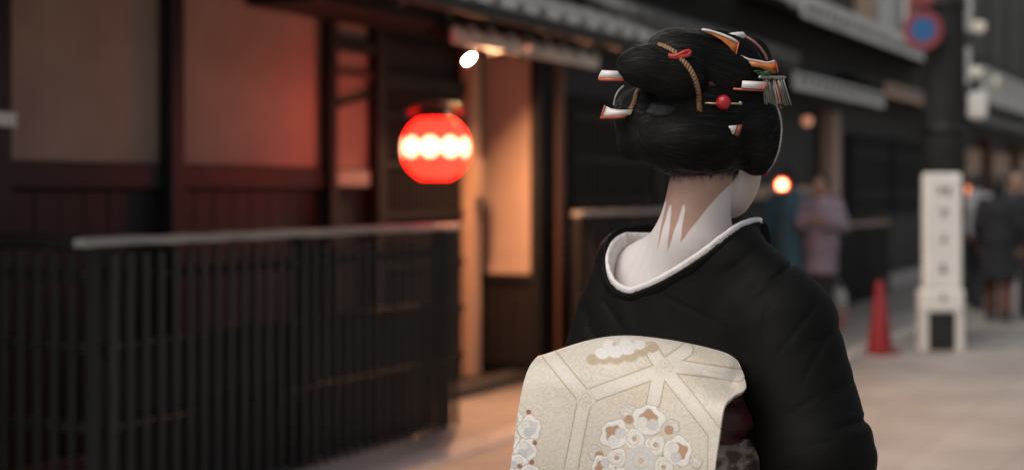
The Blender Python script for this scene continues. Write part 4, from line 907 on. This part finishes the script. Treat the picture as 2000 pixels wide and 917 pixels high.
# dark red under-sash in the hollow of the fold, and the brocade belt round the waist
def f_red(Q): return sd_ell(Q, P(1330, 800, -.03), (.13, .075, .062), BAX)+.004*np.sin(Q[..., 2]*150+Q[..., 0]*40)
v, F = surface_nets(f_red, tuple(P(1370, 840, -.03)-np.array([.22, .16, .2])), tuple(P(1370, 840, -.03)+np.array([.24, .16, .2])), .006, 1)
wlink('under_sash', v, F, mat('dark red silk', (0.055, 0.008, 0.008), .5, var=.4, scale=20, bump=.3), ob)
V = []; F_ = []; n = 64; lev = np.linspace(0, 1, 10)
for t_ in lev:
    for k_ in range(n):
        an = 2*math.pi*k_/n; c0_ = np.array([P(1322, 0, .07)[0], D0+.075, P(0, 852+t_*230, .0)[2]]); bul = 1+.03*math.sin(math.pi*t_)
        V.append(c0_+bR*math.cos(an)*.188*bul+bF*math.sin(an)*.162*bul+np.array([0, 0, .012*math.cos(an)]))
for i in range(9):
    for k_ in range(n): F_.append((i*n+k_, (i+1)*n+k_, (i+1)*n+(k_+1) % n, i*n+(k_+1) % n))
blt = wlink('sash_belt', V, F_, brocade('brown silver brocade', False, (.42, .37, .33)))
blt.modifiers.new('thickness', 'SOLIDIFY').thickness = .008

# ---- hair
EAX = np.eye(3)
def rotx(deg):  # tilt in the picture plane about the depth axis
    a = math.radians(deg); return np.array([[math.cos(a), 0, -math.sin(a)], [0, 1, 0], [math.sin(a), 0, math.cos(a)]])
u_ = 1/1200.0
def f_hair(Q):
    top = sd_ell(Q, P(1388, 148, .03), (104*u_, .085, 90*u_))
    top = smin(top, sd_ell(Q, P(1336, 114, .0), (78*u_, .065, 55*u_), rotx(14)), .015)
    mage = sd_ell(Q, P(1284, 134, -.035), (79*u_, .046, 44*u_), rotx(6))
    mage = smin(mage, sd_ell(Q, P(1330, 150, -.035), (52*u_, .046, 46*u_)), .02)
    front = sd_ell(Q, P(1462, 122, .085), (45*u_, .055, 50*u_))
    rw = sd_ell(Q, P(1466, 235, .05), (58*u_, .080, 90*u_), rotx(-4)); rw = smin(rw, sd_ell(Q, P(1478, 290, .04), (40*u_, .055, 53*u_)), .015)
    lw = sd_ell(Q, P(1262, 228, .055), (64*u_, .075, 62*u_)); lw = smin(lw, sd_ell(Q, P(1238, 280, .065), (34*u_, .04, 33*u_)), .015)
    tabo = sd_ell(Q, P(1345, 268, .02), (116*u_, .092, 60*u_), rotx(-3)); tabo = smin(tabo, sd_ell(Q, P(1365, 310, .045), (85*u_, .075, 40*u_)), .02)
    mid = sd_ell(Q, P(1380, 215, .05), (125*u_, .10, 85*u_))
    d = smin(top, mage, .006); d = smin(d, front, .008); m2 = smin(mid, tabo, .012); m2 = smin(m2, rw, .017); m2 = smin(m2, lw, .020)
    d = smin(d, m2, .008)
    return d
hb = (P(1180, 0)[0]-.01, D0-.12, P(0, 365)[2]); ht = (P(1545, 0)[0]+.02, D0+.20, P(0, 40)[2])
v, F = surface_nets(f_hair, hb, ht, .0026, 2)
def hair_mat(name, c=(0.0065, 0.0064, 0.006), r=.5):
    m = mat(name, c, r, spec=.28); t = m.node_tree; b = t.nodes['Principled BSDF']; tc = t.nodes.new('ShaderNodeTexCoord')
    n1 = t.nodes.new('ShaderNodeTexNoise'); n1.inputs['Scale'].default_value = 60; n1.inputs['Detail'].default_value = 6; mp = t.nodes.new('ShaderNodeMapping'); mp.inputs['Scale'].default_value = (.35, 1, 5); t.links.new(tc.outputs['Object'], mp.inputs[0]); t.links.new(mp.outputs[0], n1.inputs['Vector'])
    bp = t.nodes.new('ShaderNodeBump'); bp.inputs['Strength'].default_value = .5; bp.inputs['Distance'].default_value = .003; t.links.new(n1.outputs['Fac'], bp.inputs['Height']); t.links.new(bp.outputs[0], b.inputs['Normal'])
    return m
M['hair'] = hair_mat('black hair')
hair = wlink('hair', v, F, M['hair'])
# combed strands lying on the surface, following each roll, and loose hairs at the outline
hv = v; hg = grad(f_hair, hv); hg /= np.linalg.norm(hg, axis=1)[:, None]+1e-9
def strand_set(name, count, length, lift, rad, seed, cond=None, jitter=.12, droop=0.0, loose=False):
    r = np.random.RandomState(seed); px_, py_ = PX(hv); ids = np.arange(len(hv)) if cond is None else np.where(cond(px_, py_, hv, hg))[0]
    ids = r.choice(ids, count); p = hv[ids].copy(); nseg = 9; step = length*(0.6+.8*r.rand(count))[:, None]/nseg
    px0, py0 = PX(p)
    # combing direction: around the rolls (sideways below and in the bun), back and down over the crown
    t = np.zeros((count, 3)); low = py0 > 182
    t[low] = np.array([1, .15, 0]); t[low, 2] += np.where(np.abs(px0[low]-1365) > 90, .9*np.sign(1365-px0[low])*-.6, .0)
    crown = ~low & (px0 > 1345); t[crown] = np.array([-.75, -.35, .30]); t[~low & (px0 <= 1345)] = np.array([.95, .05, -.12])
    t += r.randn(count, 3)*jitter; sg_ = np.where(r.rand(count) < .5, 1, -1)[:, None]; t = t*sg_
    out = [p+hg[ids]*lift]; lf = (lift*(.5+r.rand(count)))[:, None]; rise = (r.rand(count)**2*.006)[:, None] if loose else 0
    for k_ in range(nseg):
        g_ = grad(f_hair, p); g_ /= np.linalg.norm(g_, axis=1)[:, None]+1e-9
        t = t-(t*g_).sum(1)[:, None]*g_; t /= np.linalg.norm(t, axis=1)[:, None]+1e-9; p = p+t*step
        d = f_hair(p[None, None].astype(np.float32))[0, 0]; p = p-g_*d[:, None]; q = p+g_*lf
        if loose: q = q+g_*rise*((k_+1)/nseg)**1.5+r.randn(count, 3)*.0006
        out.append(q)
    pts = np.stack(out, 1)   # count, nseg+1, 3
    m_ = pts.shape[1]; tg = np.gradient(pts, axis=1); tg /= np.linalg.norm(tg, axis=-1, keepdims=True)+1e-9
    a = np.cross(tg, np.array([.3, .5, .8])); a /= np.linalg.norm(a, axis=-1, keepdims=True)+1e-9; b = np.cross(tg, a); taper = np.linspace(1, .35, m_)[None, :, None]
    ring = np.stack([pts+(a*math.cos(q)+b*math.sin(q))*rad*taper for q in (0, 2.094, 4.189)], 2)   # count,m,3,3
    vv_ = ring.reshape(-1, 3); base = (np.arange(count)*m_*3)[:, None, None, None]+(np.arange(m_-1)*3)[None, :, None, None]; k3 = np.arange(3)[None, None, :, None]
    Fq_ = np.concatenate([base+k3, base+(k3+1) % 3, base+3+(k3+1) % 3, base+3+k3], -1).reshape(-1, 4)
    o = wlink(name, vv_, Fq_, None, hair); return o
o = strand_set('combed_strands', 9000, .055, .0006, .00033, 1); o.data.materials.append(mat('hair strand', (.0072, .0070, .0066), .5, spec=.24)); tag(o, kind='stuff')
edge = lambda x, y, q, g_: (np.abs(g_[:, 1]) < .45) & (((y < 100) & (x > 1235) & (x < 1380)) | ((x > 1488) & (y > 120) & (y < 250)) | ((x < 1215) & (y > 165) & (y < 215)) | ((y > 325) & (x > 1290) & (x < 1440)))
o = strand_set('loose_hairs', 900, .030, .0008, .00026, 2, edge, .55, loose=True); o.data.materials.append(mat('backlight-toned loose hair', (.13, .115, .10), .45)); tag(o, kind='stuff')  # pale colour stands in for backlight on the stray hairs

# ---- hair ornaments
M['ivory'] = mat('ivory white horn', (.68, .63, .60), .35, var=.08, scale=60)
M['amber'] = mat('amber horn', (.62, .20, .05), .3, var=.25, scale=50)
M['orange_edge'] = mat('vermilion horn edge', (.55, .11, .05), .35)
M['gold_cord'] = mat('gold cord', (.46, .27, .15), .38, metal=.45, var=.7, scale=420, bump=.6)
M['silver'] = mat('silver', (.34, .325, .30), .3, metal=.85, var=.2, scale=120)
M['silver_thread'] = mat('silver thread', (.46, .42, .38), .5, var=.6, scale=300)
M['red_glaze'] = mat('red coral', (.40, .012, .022), .10, var=.4, scale=150, bump=.3)
M['green'] = mat('green silk leaf', (.02, .09, .03), .45, var=.4, scale=60)
def plate(name, pts, dy, th, m, parent, tilt=0.0, tilty=0.0):
    """flat-cut horn piece: picture-plane outline with its own thickness, leaning in depth"""
    pts = [q for q in pts]; cx = sum(q[0] for q in pts)/len(pts); cy = sum(q[1] for q in pts)/len(pts); n = len(pts); V = []
    for s_ in (0, th):
        for (x, y) in pts: V.append(P(x, y, dy+s_+(x-cx)*u_*tilt+(y-cy)*u_*tilty))
    F_ = [tuple(range(n)), tuple(range(2*n-1, n-1, -1))]+[(i, i+n, (i+1) % n+n, (i+1) % n) for i in range(n)]
    bm = bmesh.new(); vs = [bm.verts.new(tuple(np.asarray(q)-BASE)) for q in V]; 
    for f in F_: bm.faces.new([vs[i] for i in f])
    bmesh.ops.recalc_face_normals(bm, faces=bm.faces[:]); bmesh.ops.bevel(bm, geom=bm.edges[:], offset=.0007, segments=2, affect='EDGES')
    return link(name, from_bm(name, bm, True), m, parent)
def hdy(x, y): return hit(f_hair, x, y)[0][1]-D0
# long bar through the hair: two visible ends
dL, dR = hdy(1222, 150)+.012, hdy(1445, 166)-.004
bar = plate('hair_bar', [(1175, 137), (1216, 139), (1216, 153), (1168, 151)], dL, .010, M['ivory'], hair, -.3); plate('bar_edge', [(1168, 151.5), (1218, 153.5), (1218, 159), (1169, 157.5)], dL, .011, M['orange_edge'], bar, -.3)
bar2 = plate('hair_bar', [(1450, 157.5), (1497, 160), (1489, 174), (1448, 172)], dR-.006, .010, M['ivory'], hair, .35); plate('bar_shank', [(1384, 160), (1450, 158.5), (1448, 171.5), (1384, 167)], dR-.001, .008, mat('brown horn', (.10, .035, .022), .35), bar2, .25); plate('bar_edge', [(1432, 171.5), (1488, 174.5), (1490, 178.5), (1432, 175.5)], dR-.006, .011, M['orange_edge'], bar2, .35); plate('bar_tip', [(1496.5, 161), (1498, 163), (1490, 178), (1488.5, 174)], dR-.006, .010, M['orange_edge'], bar2, .35)
# flared lower comb ends
dL = hdy(1228, 222)-.004
c1_ = plate('flared_pin', [(1183, 207), (1194, 212), (1210, 214.5), (1236, 214), (1232, 224), (1208, 227), (1175, 227)], dL, .008, M['ivory'], hair, -.3); plate('pin_edge', [(1181, 204.5), (1183, 206.5), (1175, 227), (1205, 227), (1226, 225), (1220, 229.5), (1198, 232), (1171, 231.5)], dL+.0006, .009, M['orange_edge'], c1_, -.3)
dR = hdy(1432, 255)-.005
c2_ = plate('flared_pin', [(1414, 246), (1440, 244.5), (1433, 263), (1423, 257)], dR, .007, M['ivory'], hair, -.1); plate('pin_edge', [(1440.5, 244), (1451, 242.5), (1443, 266.5), (1433.5, 263)], dR, .007, mat('russet horn', (.20, .05, .035), .4), c2_, -.1)
# amber comb over the crown
dc = min(hdy(1395, 72), hdy(1412, 85), hdy(1430, 95))-.004
top = plate('crown_comb', [(1370, 60), (1392, 64), (1416, 73), (1440, 85), (1436, 106), (1424, 91), (1407, 77), (1388, 67)], dc, .012, M['amber'], hair, .25, -.3); plate('comb_edge', [(1371, 55.5), (1384, 57), (1408, 64), (1430, 73), (1443, 81), (1441, 85), (1416, 72.5), (1392, 63.5), (1370, 59.5)], dc, .013, M['ivory'], top, .25, -.3); plate('comb_side', [(1441, 84), (1444.5, 82), (1439.5, 106), (1436.5, 107)], dc, .012, M['orange_edge'], top, .25, -.3)
dw = hdy(1446, 84); plate('paper_bow', [(1420, 66), (1436, 63), (1452, 62), (1459, 72), (1448, 76), (1434, 75)], dw+.02, .014, M['ivory'], hair, .3)
# curved amber comb at the side with green leaves and a silver fringe
ds = hdy(1482, 128)-.010
sc = plate('side_comb', [(1462, 119.5), (1484, 122), (1500, 125), (1514, 122), (1519, 141), (1512, 144), (1498, 139), (1488, 133), (1468, 130)], ds, .010, M['amber'], hair, .5); plate('comb_edge', [(1446, 107), (1462, 114), (1482, 117.5), (1499, 121), (1512, 117), (1515, 119), (1513, 122.5), (1500, 125.5), (1482, 122), (1461, 119)], ds-.0005, .011, M['ivory'], sc, .5); plate('comb_side', [(1515, 120), (1516.5, 120), (1521, 140), (1519.5, 143)], ds, .010, M['orange_edge'], sc, .5); plate('comb_mark', [(1478, 128), (1484, 125), (1491, 127), (1496, 133), (1488, 131.5)], ds-.0012, .002, mat('brown mark', (.14, .04, .02), .4), sc, .5)
front_band = [P(1459, 73, dw+.015), P(1473, 82, dw+.01), P(1486, 95, dw+.01), P(1495, 108, dw+.012), P(1498, 118, dw+.015)]
wtube('front_ribbon', catmull(np.array(front_band), 16), .0022, mat('dusky rose ribbon', (.22, .09, .08), .6), hair)
rr = np.random.RandomState(3)
for i in range(16):
    x, y = 1468+rr.rand()*32, 136+rr.rand()*13; L_ = 12+rr.rand()*8; a = rr.rand()*1.2-.3; d_ = ds-.004-rr.rand()*.008
    c, s_ = math.cos(a), math.sin(a); q = [(x+c*l-s_*w_, y+s_*l+c*w_) for l, w_ in ((0, 0), (L_*.3, 2.2), (L_*.7, 2.0), (L_, 0), (L_*.7, -1.6), (L_*.3, -2))]
    plate('leaf', q, d_, .0015, M['green'], hair, rr.rand()-.5)
fb = wtube('fringe_comb', [P(1482+i*1.75, 150.5+.06*i+(.8 if i % 2 else -.8), ds-.012+i*.0006) for i in range(30)], [.0036 if i % 2 else .0028 for i in range(30)], M['silver'], hair, 8)
for i in range(17):
    x = 1490+i*2.5; fan = 3+i*.75; ln = 44+rr.rand()*9; d_ = ds-.012+i*.0011+rr.rand()*.003
    wd = .75+.5*rr.rand(); xe_ = x+fan+rr.rand()*2
    plate('fringe_strip', [(x-wd, 154), (x+wd, 154), (xe_+wd*1.3, 154+ln), (xe_-wd*1.3, 154+ln)], d_, .0012, M['orange_edge'] if i == 10 else (M['ivory'] if i in (8, 9) else M['silver']), fb, rr.rand()*2.4-1.2)
# silver cord along the hair's outer edge, ending in red
ce = np.array([P(1499, 180, -.02), P(1509, 194, -.018), P(1520, 214, -.014), P(1526, 240, -.01), P(1526, 264, -.005), P(1521, 294, .0), P(1511, 318, .01), P(1500, 334, .02)])
def braid(name, ctrl_, r, m, parent, turns=30, n=150, lay=.55):
    c = catmull(ctrl_, n); tg = np.gradient(c, axis=0); tg /= np.linalg.norm(tg, axis=1)[:, None]; a = np.cross(tg, [.2, 1, .1]); a /= np.linalg.norm(a, axis=1)[:, None]; b = np.cross(tg, a); o0 = None
    for s_ in (0, math.pi):
        th_ = np.linspace(0, turns*2*math.pi, n)+s_; o1 = wtube(name if o0 is None else 'strand', c+(a*np.cos(th_)[:, None]+b*np.sin(th_)[:, None])*r*lay, r*.72, m, parent if o0 is None else o0, 6); o0 = o0 or o1
    return o0
braid('silver_cord', ce, .0014, M['silver_thread'], hair, 14)
wtube('cord_end', [P(1499, 331, .062), P(1497, 338, .064), P(1493, 343, .066)], [.0026, .003, .0016], mat('red cord', (.42, .03, .05), .5), hair)
for i in range(10):
    x = 1502+rr.rand()*8; wtube('fringe_thread', [P(x, 188+rr.rand()*10, .01), P(x+8, 196+rr.rand()*8, .012), P(x+14+rr.rand()*10, 198+rr.rand()*16, .015)], .0005, M['silver_thread'], hair, 4)
cl_ = np.array([P(1218, 168, .03), P(1208, 178, .03), P(1202, 190, .03), P(1199, 205, .035)]); braid('silver_cord', cl_, .0014, M['silver_thread'], hair, 10, 60)
# gold braided cords round the bun and the red knot
gp = [(1287, 88), (1300, 92), (1316, 101), (1332, 117), (1346, 133), (1356, 152), (1362, 172), (1365, 192), (1366, 211)]
gc = np.array([P(x, y, hdy(x, y)-.0025) for x, y in gp]); gb = braid('gold_cord', gc, .0033, M['gold_cord'], hair, 13, 170, .7)
wtube('cord_tail', [gc[-1], P(1364, 214, gc[-1][1]-D0), P(1371, 217, gc[-1][1]-D0)], .0022, M['gold_cord'], gb, 6)
gp = [(1247, 176), (1243, 186), (1240, 197), (1234, 210), (1225, 222)]; gc2 = np.array([P(x, y, hdy(x, y)-.003) for x, y in gp]); braid('gold_cord', gc2, .0031, M['gold_cord'], hair, 5, 80, .7)
dk = hdy(1326, 106)-.006
kn = wtube('red_knot', catmull(np.array([P(1306, 108, dk), P(1316, 110, dk-.003), P(1326, 107, dk-.004), P(1336, 102, dk-.003), P(1346, 100, dk), P(1345, 107, dk-.002), P(1334, 110, dk-.004), P(1320, 112, dk-.003), P(1308, 112, dk)]), 40), .0034, mat('red silk knot', (.42, .03, .02), .45), hair, 8)
plate('red_tab', [(1238, 94), (1252, 93), (1250, 99), (1238, 101)], .02, .006, M['orange_edge'], hair)
# coral bead pin
db = hdy(1413, 200)-.010
pin = wtube('bead_pin', [P(1377, 201, db), P(1395, 202, db), P(1430, 202, db+.001), P(1444, 202.5, db+.001)], .0016, mat('gold stem', (.55, .40, .22), .3, metal=.7), hair, 8)
def ball(name, c, r, m, parent, n=20, facet=0):
    V = []; F_ = []
    for i in range(n+1):
        for j in range(2*n): a, b_ = math.pi*i/n, math.pi*j/n; V.append(c+r*np.array([math.sin(a)*math.cos(b_), math.sin(a)*math.sin(b_), math.cos(a)]))
    F_ = [(i*2*n+j, (i+1)*2*n+j, (i+1)*2*n+(j+1) % (2*n), i*2*n+(j+1) % (2*n)) for i in range(n) for j in range(2*n)]
    return wlink(name, V, F_, m, parent)
ball('bead', P(1413, 200, db), 14.5*u_, M['red_glaze'], pin); ball('end_bead', P(1446, 201.5, db+.001), 4*u_, M['silver'], pin, 8)
# black lacquered tie between the bun and the nape roll
dt = hdy(1303, 214)
def f_tie(Q): return sd_ell(Q, P(1304, 220, dt+.010), (44*u_, .020, 25*u_))+.0008*np.sin(Q[..., 2]*420+Q[..., 0]*90)
v, F = surface_nets(f_tie, tuple(P(1304, 219, dt+.012)-.06), tuple(P(1304, 219, dt+.012)+.06), .0025, 1)
wlink('hair_tie', v, F, mat('black green crepe', (.007, .010, .009), .6, var=.3, scale=80, bump=.4), hair)

# fine short hair running out over the nape
spx, spy = PX(vv); ids = np.where((spx > 1296) & (spx < 1442) & (spy > 330) & (spy < 366) & (vv[:, 1] < Hc[1]+.02))[0]; rq = np.random.RandomState(9)
ids = rq.choice(ids, 4500); ids = ids[rq.rand(len(ids)) < np.clip((368-spy[ids])/30, 0, 1)**2.6]
p = vv[ids].astype(float).copy(); cnt_ = len(p); t = np.stack([(1368-spx[ids])*-.002+rq.randn(cnt_)*.25, np.full(cnt_, -.1), np.full(cnt_, 1.0)], 1); L_ = .006+.010*rq.rand(cnt_); out = []
for k_ in range(6):
    g_ = grad(f_skin, p); g_ /= np.linalg.norm(g_, axis=1)[:, None]+1e-9; out.append(p+g_*(.0004+.0003*k_)); t = t-(t*g_).sum(1)[:, None]*g_; t /= np.linalg.norm(t, axis=1)[:, None]+1e-9; p = p+t*(L_/5)[:, None]
pts = np.stack(out, 1); m_ = 6; tg = np.gradient(pts, axis=1); tg /= np.linalg.norm(tg, axis=-1, keepdims=True)+1e-9; a = np.cross(tg, np.array([.3, .9, .2])); a /= np.linalg.norm(a, axis=-1, keepdims=True)+1e-9; b = np.cross(tg, a); tp = np.linspace(.3, 1, m_)[None, :, None]
ring = np.stack([pts+(a*math.cos(q)+b*math.sin(q))*.00017*tp for q in (0, 2.094, 4.189)], 2); base = (np.arange(cnt_)*m_*3)[:, None, None, None]+(np.arange(m_-1)*3)[None, :, None, None]; k3 = np.arange(3)[None, None, :, None]
Fq_ = np.concatenate([base+k3, base+(k3+1) % 3, base+3+(k3+1) % 3, base+3+k3], -1).reshape(-1, 4)
o = wlink('nape_hairs', ring.reshape(-1, 3), Fq_, mat('nape hair', (.02, .015, .012), .5), hair); tag(o, kind='stuff')
